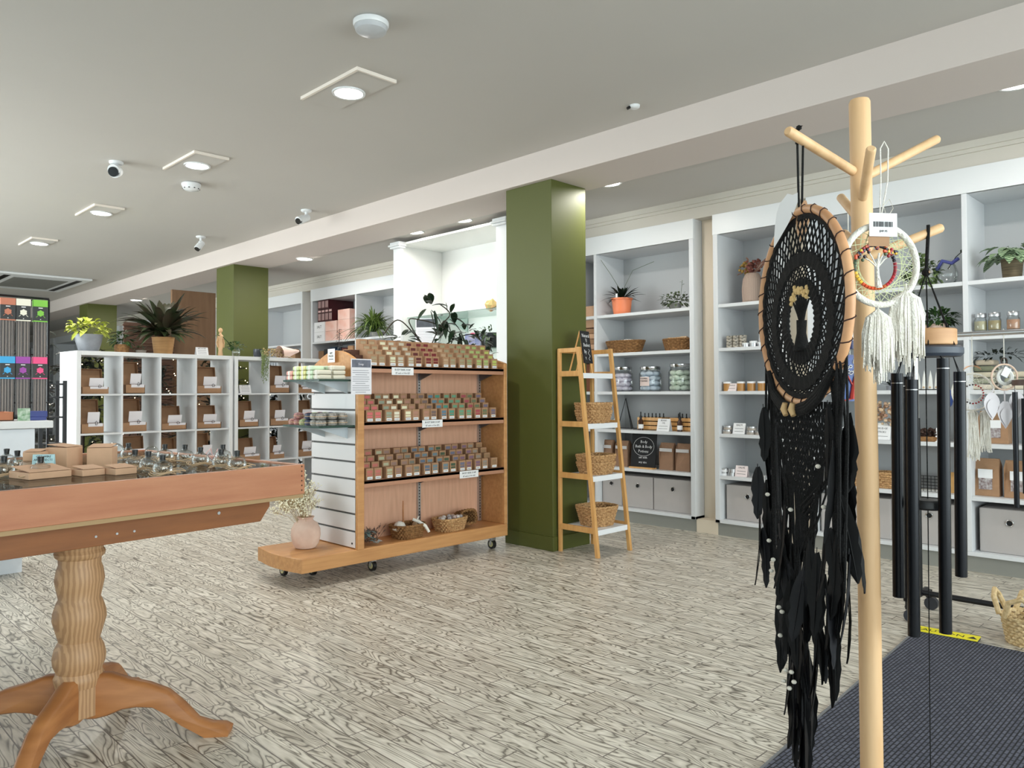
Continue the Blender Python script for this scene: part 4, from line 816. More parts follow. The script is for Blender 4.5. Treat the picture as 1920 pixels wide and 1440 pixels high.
t = thing('blush_planter', 'wide blush planter with a leafy green plant by the chime', 'potted plant', (5.44, 1.56, Z(4))); pot(t, [(.05, 0), (.07, .09), (.066, .09)], stone); bushy(t, (0, -.005, .12), .08, .12, .065, 260, .05, .022, leafm, .4, seed=29)
# lower shelves of that cabinet
for k in range(4): t = thing('gnome_ornament', 'small cream cone gnome, %s of the row on the middle shelf' % ordn(k), 'ornament', (5.42, 1.665-k*.037, Z(3)), 0, 'cream cone gnomes'); MB().lathe([(.014, 0), (.016, .02), (.010, .08), (1e-5, .13)], 12).build('hat', creamw, t); MB().ball((-.012, 0, .018), .008, 0, 8).build('nose', twine, t); MB().lathe([(.018, 0), (.017, .006)], 12, top=True).build('base', blackp, t)
t = thing('small_black_plant', 'little black plant in a grey pot behind the pole', 'potted plant', (5.42, 1.83, Z(3))); pot(t, [(.03, 0), (.035, .03), (.03, .03)], greym); rosette(t, (0, 0, .03), 14, .05, .09, .01, .016, .3, 2, .2, leafv, 3, seed=33)
for k in range(5):
    for q in range(2):
        if q and k > 2: continue
        t = thing('folded_textile', '%s folded cloth, %s from bottom of the %s pile' % (('sand', 'sage', 'oatmeal', 'olive', 'beige')[k], ordn(k), ('left', 'right')[q]), 'folded cloth', (5.42, 1.235-q*.19, Z(3)+k*.037+.001*k), 0, 'folded cloths on the middle shelf'); MB().box(0, 0, 0, .14, .15-.012*k, .034).build('cloth', mat('textile%d' % k, [(206, 196, 178), (150, 152, 132), (196, 186, 164), (120, 122, 100), (190, 176, 156)][k], .95), t, .012)
t = thing('dark_sprig_plant', 'dark green sprigs lying on the folded cloth piles', 'plant', (5.46, 1.25, Z(3)+.19)); bushy(t, (0, -.03, .02), .05, .14, .035, 60, .05, .018, leafv, .4, seed=37)
t = thing('patterned_planter', 'patterned glass bowl planter with thin black leaves', 'potted plant', (5.42, 2.135, Z(2))); MB().lathe([(.045, 0), (.056, .03), (.055, .07), (.046, .08)], 24).build('bowl', mat('swirl_glass', (206, 210, 214), .25, rgb2=(110, 114, 120), nscale=22, kind='wave'), t); rosette(t, (0, 0, .07), 14, .06, .10, .008, .012, .2, .9, .6, leafv, 4, seed=38)
t = thing('dried_flower_cluster', 'cream and rust dried flower cluster right of the pole', 'dried flowers', (5.44, 1.90, Z(2))); MB().lathe([(.04, 0), (.05, .06), (.03, .11)], 16).build('vase', creamw, t); mb = MB(); random.seed(44)
for i in range(80): mb.ball((random.uniform(-.05, .05), random.uniform(-.075, .075), .13+random.uniform(-.03, .12)), random.uniform(.008, .016), 0, 5)
mb.build('heads', mat('dried_cream_rust', (222, 200, 168), .9, rgb2=(170, 110, 90), nscale=30), t)['kind'] = 'stuff'
sign((5.375, 1.885, Z(2)), FX, .11, .095, ['SMUDGE', 'STICKS', ''], 'white tent sign right of the pole, below dried flowers', size=.018)
t = thing('pebble_basket', 'low basket of dark brown seed pods behind the chimes', 'basket', (5.42, 1.63, Z(2))); MB().box(-.05, -.085, 0, .10, .085, .03).build('tray', weaved, t, .004); mb = MB(); random.seed(45)
for i in range(70): mb.ball((random.uniform(-.045, .09), random.uniform(-.08, .08), .03+random.uniform(0, .045)), random.uniform(.008, .014), 0, 6)
mb.build('pods', mat('seed_pods', (70, 46, 36), .7, noise=.4, nscale=30), t)['kind'] = 'stuff'
sign((5.37, 1.52, Z(2)), FX, .07, .09, ['PODS', '', ''], 'narrow white tent card behind the right chime tubes', size=.018)
basket('woven_basket', 'long shallow grass tray on the shelf left of the pole', (5.47, 2.12, Z(1)), 0, .09, .14, .10, weave, .95); basket('woven_basket', 'long shallow grass tray on the shelf right of the pole', (5.47, 1.83, Z(1)), 0, .09, .13, .10, weave, .95)
t = thing('wire_tray', 'black and white patterned wire tray behind the chime', 'tray', (5.42, 1.62, Z(1))); mb = MB()
for k in range(9): mb.tube([(0, -.09+k*.0225, .0), (0, -.09+k*.0225, .10)], .002, 4).tube([(0, -.09+k*.0225, 0), (.12, -.09+k*.0225, .0)], .002, 4)
for k in range(6): mb.tube([(0, -.09, k*.02), (0, .09, k*.02)], .002, 4)
mb.build('wires', black, t); MB().box(.001, -.088, .0, .12, .088, .006).build('base', creamw, t)
paper_bag(5.43, 1.49, Z(1), .07, .13, .06, 'small yellow-tan bag behind the right chime tubes', mat('tan_bag', (206, 160, 100), .8))
paper_bag(5.42, 1.29, Z(1), .145, .23, .09, 'windowed kraft bag, left of the pair above the end grey box', kraft, True, 'windowed kraft bags at right'); paper_bag(5.42, 1.12, Z(1), .145, .225, .09, 'windowed kraft bag, right of the pair above the end grey box', kraft, True, 'windowed kraft bags at right')
paper_bag(5.42, 1.245, Z(2), .16, .20, .10, 'big kraft bag with dark window behind the leaf dreamcatcher', kraft, True)
# --- cabinet D (left of alcove) and E
for k in range(7):
    r, c = divmod(k, 4); t = thing('incense_carton', 'dark red printed carton, %s in %s layer of cabinet left of alcove' % (ordn(c), ('lower', 'upper')[r]), 'carton', (5.36, 8.915-c*.088, Z(5)+.26+r*.165), 0, 'dark red cartons left of the alcove')
    mb = MB().box(0, 0, 0, .38, .084, .16); mb.box(-.001, .01, .125, .0, .074, .15, 1)
    for q in range(4): mb.box(-.001, .012+q*.017, .02, 0, .020+q*.017, .105, 1)
    mb.build('carton', [mat('maroon_box', (66, 20, 26), .4), mat('carton_print', (214, 180, 176), .5)], t, .001)
for k in range(2):
    t = thing('white_carton', 'white printed carton, %s of two under the dark red cartons' % ('lower', 'upper')[k], 'carton', (5.36, 8.84, Z(5)+k*.13), 0, 'white cartons left of alcove'); mb = MB().box(0, 0, 0, .38, .25, .128); mb.text('SALT', .05, Matrix.Translation((-.001, .125, .05)) @ Matrix.Rotation(FX, 4, 'Z') @ Matrix.Rotation(pi/2, 4, 'X'), 1); mb.build('carton', [tagm, ink], t, .001)
for k in range(5):
    c, r = (0, k) if k < 2 else (1, k-2); t = thing('pink_carton', 'pink floral carton, %s column, %s up from the shelf' % (ordn(c), ordn(r)), 'carton', (5.37, 8.53-c*.30+.03, Z(5)+r*.13), 0, 'pink cartons left of the alcove'); MB().box(0, 0, 0, .36, .27, .128).build('carton', mat('pink_carton', (232, 178, 160), .5, rgb2=(240, 214, 206), nscale=7), t, .001)
t = thing('spider_plant', 'spider plant with arching grassy leaves left of the alcove', 'potted plant', (5.45, 7.76, Z(5))); pot(t, [(.07, 0), (.08, .06), (.075, .06)], greyp); rosette(t, (-.06, 0, .06), 240, .36, .60, .016, .026, .2, 2.8, .72, leafg, 7, .72, seed=50, sqx=.42); rosette(t, (-.08, 0, .06), 60, .2, .3, .016, .024, .3, 2, .5, leafm, 5, .8, 'inner_leaves', seed=53, sqx=.6)
for k in range(9): t = thing('glass_cup', 'clear glass cup, %s along the far cabinet shelf' % ordn(k), 'glass', (5.42, 10.48-k*.075, Z(4)+.0), 0, 'glass cups on far cabinet shelf'); MB().lathe([(.03, 0), (.035, .15), (.033, .15), (.028, .01)], 14).build('cup', mat('smoky_glass', (140, 144, 150), .2), t)
paper_bag(5.42, 9.80, Z(4), .20, .28, .1, 'kraft bag at the end of the far glass cups', kraft)
t = thing('small_red_shrub', 'little red-leaved sprig in a dark bottle behind the gondola arch', 'potted plant', (2.735, 4.33, 1.2855)); MB().lathe([(.018, 0), (.022, .02), (.022, .09), (.010, .115), (.010, .13)], 16).build('bottle', mat('dark_bottle', (24, 34, 44), .15), t)
mb = MB(); random.seed(51); mb.tube([(0, 0, .12), (.003, 0, .25)], .002, 5)
for k in range(22): a = k*2.4; mb.leaf((0, 0, .14+k*.005), (cos(a), sin(a), .35), .035-.0006*k, .014, .4, 0, 3)
mb.build('sprig', mat('russet_leaf', (60, 40, 34), .5), t)
# dark items on the lower shelves of D
for k in range(6): t = thing('storage_box', '%s box on the shelf under the pink cartons' % ('brown', 'black', 'navy', 'grey', 'dark red', 'tan')[k], 'box', (5.40, 8.93-k*.14, Z(4)), 0, 'boxes under the pink cartons'); MB().box(0, 0, 0, .3, .12, .22+.02*(k % 3)).build('box', mat('sb%d' % k, [(130, 96, 66), (34, 36, 40), (40, 60, 84), (90, 90, 96), (84, 40, 36), (170, 130, 96)][k], .6), t, .003)
# kraft boxes at gondola rear
for k, (x, y, h) in enumerate([(.10, .36, .10), (.20, .40, .12), (.31, .35, .11)]): t = thing('kraft_box', 'plain kraft box behind the soap boxes, %s from the arch' % ordn(k), 'box', (2.60+x, 3.92+y, 1.2855), 0, 'kraft boxes behind the top shelf soaps'); MB().box(0, 0, 0, .09, .07, h).build('box', kraft, t, .002)
# cheese plant on the rear of the gondola
t = thing('climbing_cheese_plant', 'dark cheese plant with long arching stems behind the soap boxes', 'potted plant', (3.50, 4.30, 1.2855)); pot(t, [(.05, 0), (.07, .12), (.066, .12)], greyp); st = MB(); lf = MB(); random.seed(52)
def LP(x, z, y=4.35): return Vector((x-3.50, y-4.30, z-1.2855))
paths = [[LP(3.5, 1.40), LP(3.35, 1.55), LP(3.218, 1.627), LP(3.10, 1.52)], [LP(3.5, 1.40), LP(3.32, 1.62), LP(3.43, 1.64), LP(3.62, 1.606), LP(3.72, 1.55)], [LP(3.5, 1.42), LP(3.6, 1.60), LP(3.70, 1.70), LP(3.60, 1.77)], [LP(3.55, 1.40), LP(3.75, 1.52), LP(3.95, 1.56), LP(4.05, 1.46), LP(4.08, 1.36)]]
def smooth(p, n=6):
    q = [p[0]]+list(p)+[p[-1]]; out = []
    for i in range(1, len(q)-2):
        a, b, c, d = q[i-1:i+3]
        for k in range(n): u = k/n; out.append(.5*((2*b)+(c-a)*u+(2*a-5*b+4*c-d)*u*u+(3*b-a-3*c+d)*u**3))
    return out+[p[-1]]
for p in paths: st.tube(smooth(p), .0042, 6)
def cluster(c, n_, s, L=.10):
    for i in range(n_): a = random.uniform(0, 2*pi); q = c+Vector((cos(a)*s, random.uniform(-.04, .04), sin(a)*s)); lf.leaf(q, (cos(a), random.uniform(-.6, .2), sin(a)-.2), L*random.uniform(.8, 1.2), L*.42, .3, 0, 5, .8)
cluster(LP(3.26, 1.49), 22, .045); cluster(LP(3.52, 1.74), 9, .03, .12); cluster(LP(3.68, 1.68), 9, .03, .12); cluster(LP(3.76, 1.60), 10, .04, .11); cluster(LP(3.64, 1.50), 22, .06, .11); cluster(LP(3.88, 1.56), 10, .04, .09); cluster(LP(4.0, 1.50), 20, .05, .09); cluster(LP(4.08, 1.38), 14, .05, .07)
st.build('stems', mat('stem_dark', (56, 48, 36), .7), t); lf.build('leaves', mat('cheese_leaf', (30, 54, 30), .35, rgb2=(20, 34, 22), nscale=9), t)
# alcove shelf items
t = thing('rock_lamp', 'orange and pink crystal rock on the upper alcove glass shelf', 'crystal', (4.86, 5.12, 1.8805)); mb = MB().ball((0, 0, .045), .07, 0, 8, .75, .7, 1.1); random.seed(60); mb.v = [tuple(c+random.uniform(-.012, .012) for c in v) for v in mb.v]; mb.s = [False]*len(mb.s); mb.build('rock', mat('rock_orange', (236, 150, 104), .5, rgb2=(190, 190, 120), nscale=14), t)
t = thing('info_board', 'white info sheet with a dark photo, standing in the alcove', 'poster', (4.80, 6.0, 1.5205), radians(-60)); mb = MB().box(-.12, 0, 0, .12, .003, .34); mb.box(-.11, -.001, .25, .11, 0, .33, 1)
for k in range(14): mb.box(-.10, -.001, .02+k*.0155, .10-random.uniform(0, .05), 0, .0225+k*.0155, 2)
mb.build('sheet', [paper, mat('photo_dark', (84, 86, 96), .6, noise=.5, nscale=20), inkgrey], t)
t = thing('blue_packet', 'blue and pink gift packet on the lower alcove shelf', 'packet', (4.85, 5.37, 1.5205), radians(-45)); MB().box(-.075, 0, 0, .075, .06, .15).build('packet', mat('blue_packet', (90, 120, 190), .4, rgb2=(220, 210, 230), nscale=12), t, .004); MB().ball((0, .03, .15), .03, 0, 8, .5).build('bow', mat('pink_bow', (230, 90, 130), .5), t)
t = thing('dark_glass_pot', 'dark glass pot with green plant at right of the alcove shelf', 'potted plant', (4.84, 5.10, 1.5205)); pot(t, [(.09, 0), (.10, .02), (.10, .14), (.095, .14)], mat('dark_pot', (34, 40, 40), .2)); bushy(t, (-.02, -.02, .12), .11, .12, .07, 70, .07, .02, leafm, .6, seed=61)
# ============================================================ TABLE
TA = radians(6.0); TO = Vector((1.515, 2.638, 0))
TM = Matrix.Translation(TO) @ Matrix.Rotation(TA, 4, 'Z')
def TL(x, y, z=0):   # world -> table-local
    return TM.inverted() @ Vector((x, y, z))
tt = thing('display_table', 'pine pedestal display table with deep tray top', 'table', TO, TA)
L_, D_ = 2.3, 1.28; zb, zt = .735, .848
MB().box(-L_, 0, zb, 0, .022, zt).build('tray_side', tablewood, tt, .002); MB().box(-L_, D_-.022, zb, 0, D_, zt).build('tray_side', tablewood, tt, .002)
MB().box(-.022, .022, zb+.004, -.0005, D_-.022, zt).build('tray_end', tablewood, tt, .002); MB().box(-L_, .022, zb+.004, -L_+.022, D_-.022, zt).build('tray_end', tablewood, tt, .002)
MB().box(-L_+.004, .004, zb-.014, -.004, D_-.004, zb-.0005).build('tray_base_edge', mat('ply_edge', (170, 140, 100), .6), tt)
MB().box(-L_+.022, .022, zb, -.022, D_-.022, .806).build('tray_floor', mat('tray_floor', (184, 150, 122), .6, noise=.1, nscale=6), tt)
mb = MB()
for k in range(6): mb.box(-.016, -.0004, zb+.012+k*.018, -.010, .001, zb+.018+k*.018)
mb.build('finger_joint', mat('joint_dark', (90, 56, 40), .7), tt)
mb = MB()
for k in (1, 2): mb.box(-L_+.022, .022+k*.42, .806, -.022, .030+k*.42, .838)
for k in (1, 2, 3): mb.box(-k*.55-.004, .022, .806, -k*.55+.004, D_-.022, .838)
mb.build('tray_divider', tablewood, tt)
MB().box(-L_+.03, .03, .8385, -.03, D_-.03, .8425).build('glass_top', glasst, tt)
pc = TL(.775, 2.765)   # pedestal centre
px, py = pc.x, pc.y
MB().prism([(-L_+.1, .637), (-.13, .637), (-.09, .690), (-.09, .7205), (-L_+.1, .7205)], py-.11, py-.075, lambda a, b, d: (a, d, b)).build('stretcher', darkwood, tt, .002)
MB().prism([(-L_+.1, .637), (-.13, .637), (-.09, .690), (-.09, .7205), (-L_+.1, .7205)], py+.075, py+.11, lambda a, b, d: (a, d, b)).build('stretcher', darkwood, tt, .002)
MB().box(px-.24, py-.072, .637, px+.10, py+.072, .7205).build('cross_block', darkwood, tt, .002)
for xx in (-1.9,): MB().box(xx, .1, .66, xx+.05, D_-.1, .7205).build('cross_bar', darkwood, tt)
mb = MB()
for x in (-.60, -.655, -.72): mb.cyl((x, py-.1125, .668), (x, py-.109, .668), .004, n=8)
mb.cyl((-.30, py-.1125, .690), (-.30, py-.109, .690), .006, n=8).build('screw', silver, tt)
prof = [(.068, .22), (.072, .235), (.074, .245), (.069, .255), (.066, .262), (.076, .285), (.078, .305), (.072, .330), (.064, .345), (.060, .352), (.070, .385), (.079, .415), (.077, .435), (.068, .462), (.061, .475), (.068, .505), (.073, .530), (.068, .560), (.062, .575), (.063, .592), (.073, .600), (.075, .610), (.068, .620), (.071, .628), (.071, .637)]
MB().lathe([(r, .18+(z-.22)*(.637-.18)/(.637-.22)) for r, z in prof], 40, (px, py, 0)).build('turned_column', colwood, tt)
MB().box(px-.062, py-.062, .085, px+.062, py+.062, .205).build('column_block', colwood, tt, .004)
# cabriole legs on the diagonals
def leg(a):
    top = [(.03, .215), (.10, .212), (.16, .19), (.22, .175), (.28, .150), (.33, .105), (.375, .055), (.42, .038), (.46, .034), (.478, .018), (.474, .0)]
    bot = [(.40, .0), (.365, .012), (.325, .035), (.28, .072), (.235, .098), (.185, .103), (.14, .098), (.10, .082), (.06, .072), (.03, .072)]
    pts = top+bot; c, s = cos(a), sin(a); n = len(pts)
    def wid(r): return .026 if r < .2 else (.026+.004*min(1, (r-.2)/.2) if r > .38 else .024)
    mb = MB(); vs = []
    for k, q in ((-1, 1), (-.6, 1.04), (.6, 1.04), (1, 1)):
        for r, z in pts:
            w_ = wid(r)*k; zz = z if abs(k) < 1 else (z-.010 if (r, z) in top and z > .02 else z+(.006 if (r, z) in bot and z > .01 else 0))
            vs.append((px+c*r-s*w_, py+s*r+c*w_, zz))
    fs = [tuple(range(n)), tuple(range(3*n, 4*n))[::-1]]
    for j in range(3):
        for i in range(n): i2 = (i+1) % n; fs.append((j*n+i, (j+1)*n+i, (j+1)*n+i2, j*n+i2))
    mb.add(vs, fs, 0, True); return mb
for k in range(4): leg(pi/4+k*pi/2).build('leg', legwood, tt, sharp=50)
# things in and on the tray
def corked(lab, seed):
    t = thing('corked_flask', lab, 'bottle'); random.seed(seed)
    MB().lathe([(.022, 0), (.030, .006), (.034, .022), (.028, .038), (.013, .045), (.011, .052)], 20).build('flask', glassj, t)
    MB().lathe([(.008, .046), (.0105, .066), (.0095, .068), (1e-5, .069)], 14).build('stopper', blackp, t)
    mb = MB()
    for q in range(3): mb.tube([((.045+.006*q)*cos(a)+.012*q, (.036+.004*q)*sin(a), .003+.004*q+.004*sin(a*3)) for a in [2*pi*k/22 for k in range(22)]], .0016, 4, closed=True)
    mb.build('twine_loop', twine, t); mb = MB()
    for q in range(9): a = random.uniform(0, 2*pi); mb.tube([(.01*cos(a), .01*sin(a), .01), (.022*cos(a+1), .022*sin(a+1), .026)], .0015, 4)
    mb.build('dried_filling', mat('flask_fill', (120, 104, 84), .9), t); return t
fl = [(.71, 3.45), (.715, 3.31), (.715, 3.14), (.70, 2.93), (1.035, 2.90), (1.01, 2.70), (1.225, 3.25), (1.275, 3.17), (1.25, 2.96), (1.26, 2.80), (1.27, 2.69), (1.03, 3.02), (.60, 3.28), (.62, 3.05), (1.15, 3.45), (1.38, 3.05)]
q = corked('x', 1); st_ = []
for k, (x, y) in enumerate(fl): once(q, (x, y, .843), k*1.3, 'glass flask with black stopper and twine, %s of those on the tray table' % ordn(k), 'corked glass flasks on the tray table', st_)
def cube_box(loc, rz, s, h, lab, flaps=True, m=kraftp):
    t = thing('kraft_gift_box', lab, 'box', loc, rz); MB().box(-s/2, -s/2, 0, s/2, s/2, h).build('box', m, t, .002); M = Matrix.Translation((0, -s/2, h)) @ Matrix.Rotation(radians(6), 4, 'X'); MB().box(-s/2+.002, 0, .0015, s/2-.002, s*.95, .003, 0, M).build('lid', m, t); return t
cube_box((.83, 3.155, .843), radians(38), .085, .083, 'pink-tan gift box with open lid, middle of the tray boxes')
cube_box((.945, 3.11, .843), radians(-30), .085, .078, 'pink-tan gift box, right of the two upright ones')
cube_box((.735, 3.14, .843), radians(-38), .06, .072, 'pink-tan gift box behind the blue price card')
for k, (x, y, w_) in enumerate([(.70, 2.93, .15), (.83, 2.88, .085), (.92, 2.84, .085)]): cube_box((x, y, .843), TA+.1, w_*.9, .022, 'flat pink-tan box in front row, %s from left' % ordn(k))
sign((.735, 3.055, .8435), radians(-38), .072, .066, ['GIFT WIRE', 'ART INSECTS', '', '', ''], 'pale blue handwritten card leaning on the gift boxes', lean=-10, size=.0105, m=mat('pale_blue_card', (186, 220, 226), .7))
t = thing('glass_bulb', 'clear glass bulb lying beyond the gift boxes', 'glass', (1.12, 3.55, .843)); MB().ball((0, 0, .035), .035, 0, 20, .9, 1.3).build('bulb', glassj, t)
t = thing('glass_bulb', 'greyish glass bulb lying right of the first one', 'glass', (1.22, 3.38, .843)); MB().ball((0, 0, .028), .028, 0, 20).build('bulb', glassj, t)
t = thing('pink_ribbon', 'pink ribbon bow near the far rim of the table tray', 'ribbon', (1.37, 3.12, .843)); MB().tube([(0, 0, .002), (-.03, 0, .03), (-.01, 0, .05), (0, 0, .01), (.02, 0, .045), (.04, 0, .03), (0, 0, .002)], .003, 5).build('ribbon', mat('pink_ribbon', (236, 190, 190), .6), t)
# ============================================================ WHITE COUNTER
t = thing('shop_counter', 'white shop counter at the left edge behind the table', 'counter', (1.275, 5.47, 0)); ct = mat('counter_white', (226, 232, 240), .4)
MB().box(-3.0, 0, .13, 0, .50, .905).build('body', ct, t, .003); MB().box(-3.0, .15, 0, -.03, .48, .13).build('plinth', ct, t); MB().box(-3.05, -.025, .908, .095, .52, .953).build('counter_top', white, t, .004)
MB().box(-3.0, -.012, .13, .008, 0, .735).build('skirting', ct, t, .003)
t = thing('cardboard_tray', 'shallow brown cardboard tray on the white counter', 'tray', (1.02, 5.60, .9535)); MB().box(-.3, 0, 0, .17, .25, .005).box(-.3, 0, 0, .17, .005, .055).box(.165, 0, 0, .17, .25, .055).box(-.3, .245, 0, .17, .25, .055).build('tray', mat('terracotta_card', (190, 124, 92), .8), t)
t = thing('leaf_print_card', 'green leaf-print card standing on the white counter', 'card', (1.235, 5.56, .9535), radians(8)); MB().box(-.035, 0, 0, .035, .004, .078).build('card', mat('leaf_print', (214, 226, 214), .6, rgb2=(80, 140, 86), nscale=40), t)
t = thing('blue_box', 'dark blue box at right end of the white counter', 'box', (1.30, 5.58, .9535)); MB().box(-.04, 0, 0, .065, .12, .022).box(-.05, 0.0, .022, .07, .12, .058).build('box', mat('navy_box', (34, 52, 130), .4), t, .002)
# ============================================================ INCENSE RACK
t = thing('hanging_packet_rack', 'black wire rack holding coloured header packets at left edge', 'rack', (1.06, 6.22, 0)); mb = MB()
for x in (.0, .475): mb.tube([(x, .03, 0), (x, .03, 1.80)], .009, 8)
for z in (1.785, 1.40, 1.06, .95): mb.tube([(-.05, .02, z), (.475, .02, z)], .006, 6)
mb.tube([(-.2, -.0, 1.81), (.47, .0, 1.80)], .008, 6); mb.tube([(.475, -.2, .03), (.475, .25, .03)], .012, 8).tube([(0, -.2, .03), (0, .25, .03)], .012, 8); mb.build('frame', black, t)
HC = [((196, 120, 92), 'rust', 0, 0), ((238, 236, 220), 'white', 0, 1), ((126, 196, 66), 'lime green', 0, 2), ((60, 170, 230), 'sky blue', 1, 0), ((160, 70, 170), 'purple', 1, 1), ((240, 80, 140), 'hot pink', 1, 2)]
random.seed(71)
for c, nm, r, k in HC:
    x = 1.225+k*.092+(.012 if k == 2 else 0); z = 1.63-r*.402; m = mat('header_'+nm.replace(' ', '_'), c, .5)
    t = thing('incense_packet', 'packet with %s banded black header and long grey sticks below' % nm, 'packet', (x, 6.16, z), 0, 'header packets on the black rack')
    mb = MB().box(0, 0, 0, .086, .035, .15); mb.box(-.001, -.002, .105, .087, .037, .152, 1).box(-.001, -.002, -.002, .087, .036, .006, 1)
    mb.prism([(.043+.019*cos(a)*(1+.25*(i % 2)), .058+.019*sin(a)*(1+.25*(i % 2))) for i, a in enumerate([2*pi*j/12 for j in range(12)])], -.002, 0, lambda a, b, d: (a, d, b), 1)
    for s in (-1, 1): mb.tube([(.043+s*.016, -.001, .04), (.043+s*.028, -.001, .028)], .0015, 4, 1)
    mb.box(.03, -.002, .092, .056, -.0005, .098, 2).box(.040, -.002, .012, .046, -.0005, .017, 2); mb.build('header_box', [blackp, m, tagm], t)
    mb = MB()
    for j in range(9): x0 = .003+j*.0092; mb.box(x0, .004+random.uniform(0, .01), -.25, x0+.007, .012+random.uniform(.004, .014), -.002, j % 2)
    mb.build('stick_sleeves', [mat('sleeve_dark', (78, 68, 64), .35, noise=.4, nscale=50, stretch=(1, 1, .05)), mat('sleeve_grey', (128, 116, 108), .3)], t)
t = thing('black_stand', 'small black wire shelving stand beyond the white counter', 'stand', (1.55, 6.5, 0)); mb = MB()
for x in (0, .16):
    for y in (0, .2): mb.box(x-.012, y-.012, 0, x+.012, y+.012, 1.22)
for z in (.5, .75, .95, 1.1, 1.2): mb.box(0, 0, z-.012, .16, .2, z)
mb.build('frame', black, t)
# vine hanging beside the cube shelf
t = thing('hanging_vine', 'thin dark hanging vine beside the left cube shelf', 'plant', K(-.16, .30, 0)); mb = MB(); random.seed(77); path = [(random.uniform(-.02, .02)+.03*sin(k), 0, .15+k*.11) for k in range(16)]; mb.tube(path, .006, 5)
for p in path: mb.leaf(p, (random.uniform(-1, 1), random.uniform(-1, 0), random.uniform(-.5, .5)), .09, .035, .5)
mb.build('vine', leafv, t); MB().box(-.09, -.04, 0, .09, .14, .16).build('planter_box', mat('vine_planter', (70, 64, 60), .8), t)
# ============================================================ FLOOR MAT and CAUTION STRIP
t = thing('entrance_mat', 'dark ribbed entrance mat at bottom right', 'mat', (3.83, 1.20, 0)); MB().poly([(0, 0), (-3.1, 0.0-.20), (-3.1, -2.6), (.004, -2.6), (.004, 0)][::-1], .0005, .012).build('pile', mat_mat(), t)
MB().poly([(.01, .012), (-3.1, -.188), (-3.1, -.20), (.0, .0)][::-1], .0005, .010).build('edge_trim', mat('mat_edge', (120, 122, 126), .6), t)
t = thing('caution_strip', 'yellow CAUTION floor strip at the far corner of the mat', 'sign', (3.880, 1.090, .0125), radians(-86)); mb = MB().box(-.13, -.045, 0, .13, .045, .0012)
Mc = Matrix.Translation((0, -.018, .0014)); mb.text('CAUTION', .046, Mc @ Matrix.Translation((-.03, 0, 0)), 1)
mb.add([(.085, -.018, .0016), (.125, -.018, .0016), (.105, .018, .0016)], [(0, 1, 2)], 1); mb.build('strip', [yellow, ink], t); MB().box(-.128, -.043, -.012, .128, .043, -.0002).build('strip_backing', mat('strip_backing', (60, 60, 62), .8), t)
# ============================================================ GARMENT RACK
rx, ry = 4.158, 1.285
t = thing('garment_rack', 'black wheeled garment rack with a chrome hanging rail', 'rack', (rx, ry, 0)); 
for y in (0, -1.5):
    MB().tube([(-.17, y, .07), (-.10, y, .105), (.10, y, .105), (.14, y, .07)], .017, 10).build('foot', black, t)
    for x in (-.165, .14):
        o = MB().cyl((x-.014, y-.012, .032), (x+.014, y-.012, .032), .032, n=18).build('castor', mat('castor_grey', (44, 46, 54), .4), t); MB().cyl((x, y, .06), (x, y, .10), .016, n=10).build('castor_stem', blackp, o)
    MB().tube([(0, y, .10), (0, y, .98)], .014, 12).build('lower_post', black, t); MB().tube([(0, y, .98), (0, y, 1.385)], .0095, 12).build('upper_post', chrome, t)
MB().tube([(0, 0, .112), (0, -1.5, .112)], .014, 12).build('bottom_rail', black, t); MB().tube([(0, .02, 1.388), (0, -1.52, 1.388)], .0125, 14).build('top_rail', chrome, t)
# ============================================================ HANGING STAND
t = thing('wooden_hanging_stand', 'pale wooden peg stand holding dreamcatchers and chime', 'stand', (1.70, .625, 0)); P0 = Vector((1.70, .625, 0))
MB().lathe([(.023, .02), (.0225, .85)], 28).build('lower_pole', polem, t)
o = MB().tube([(0, 0, .85), (-.022, -.002, 1.735), (-.022, -.002, 1.741)], [.0223, .0215, .019], 28).build('upper_pole', polem, t)
for a in range(4): MB().tube([(0, 0, .06), (.18*cos(a*pi/2+.4), .18*sin(a*pi/2+.4), .03), (.30*cos(a*pi/2+.4), .30*sin(a*pi/2+.4), .012)], .012, 10).build('foot', polem, t)
PEG = [((1.672, .63, 1.608), (1.408, .655, 1.612)), ((1.668, .615, 1.528), (1.546, .553, 1.592)), ((1.69, .61, 1.58), (1.862, .524, 1.677)), ((1.68, .605, 1.404), (1.763, .490, 1.460)), ((1.69, .64, 1.50), (1.79, .71, 1.568)), ((1.68, .64, 1.44), (1.775, .698, 1.480))]
PEG[0] = ((1.672, .632, 1.586), (1.405, .656, 1.618))
for a, b in PEG: a = Vector(a)-P0; b = Vector(b)-P0; d = (b-a).normalized(); MB().tube([a-d*.01, a, b-d*.004, b], [.009, .0098, .0098, .007], 14).build('peg', polem, t)
# ============================================================ BLACK DREAMCATCHER
HC_ = Vector((1.459, .658, 1.284)); HR = .188
AZ = math.atan2(-.758, -.652)
t = thing('black_dreamcatcher', 'large black crocheted tree-of-life dreamcatcher with feathers', 'dreamcatcher', HC_, AZ)
random.seed(80)
MB().tube([(HR*cos(a), 0, HR*sin(a)) for a in [2*pi*k/72 for k in range(72)]], .0085, 12, closed=True).build('hoop', mat('hoop_rattan', (218, 168, 124), .45, rgb2=(190, 136, 96), nscale=10), t)
mb = MB(); pth = []
for k in range(30*12):
    a = 2*pi*k/360; b = 2*pi*k/12+.9*sin(2*pi*k/12); n = Vector((cos(a), 0, sin(a))); pth.append(n*HR+(n*cos(b)+Vector((0, 1, 0))*sin(b))*.0098)
mb.tube(pth, .0012, 4, closed=True)
mb.build('hoop_lacing', mat('lacing_brown', (52, 28, 26), .8), t)
def ell(a, R, cz=0, k=1.): return Vector((R*cos(a)*k, 0, cz+R*sin(a)))
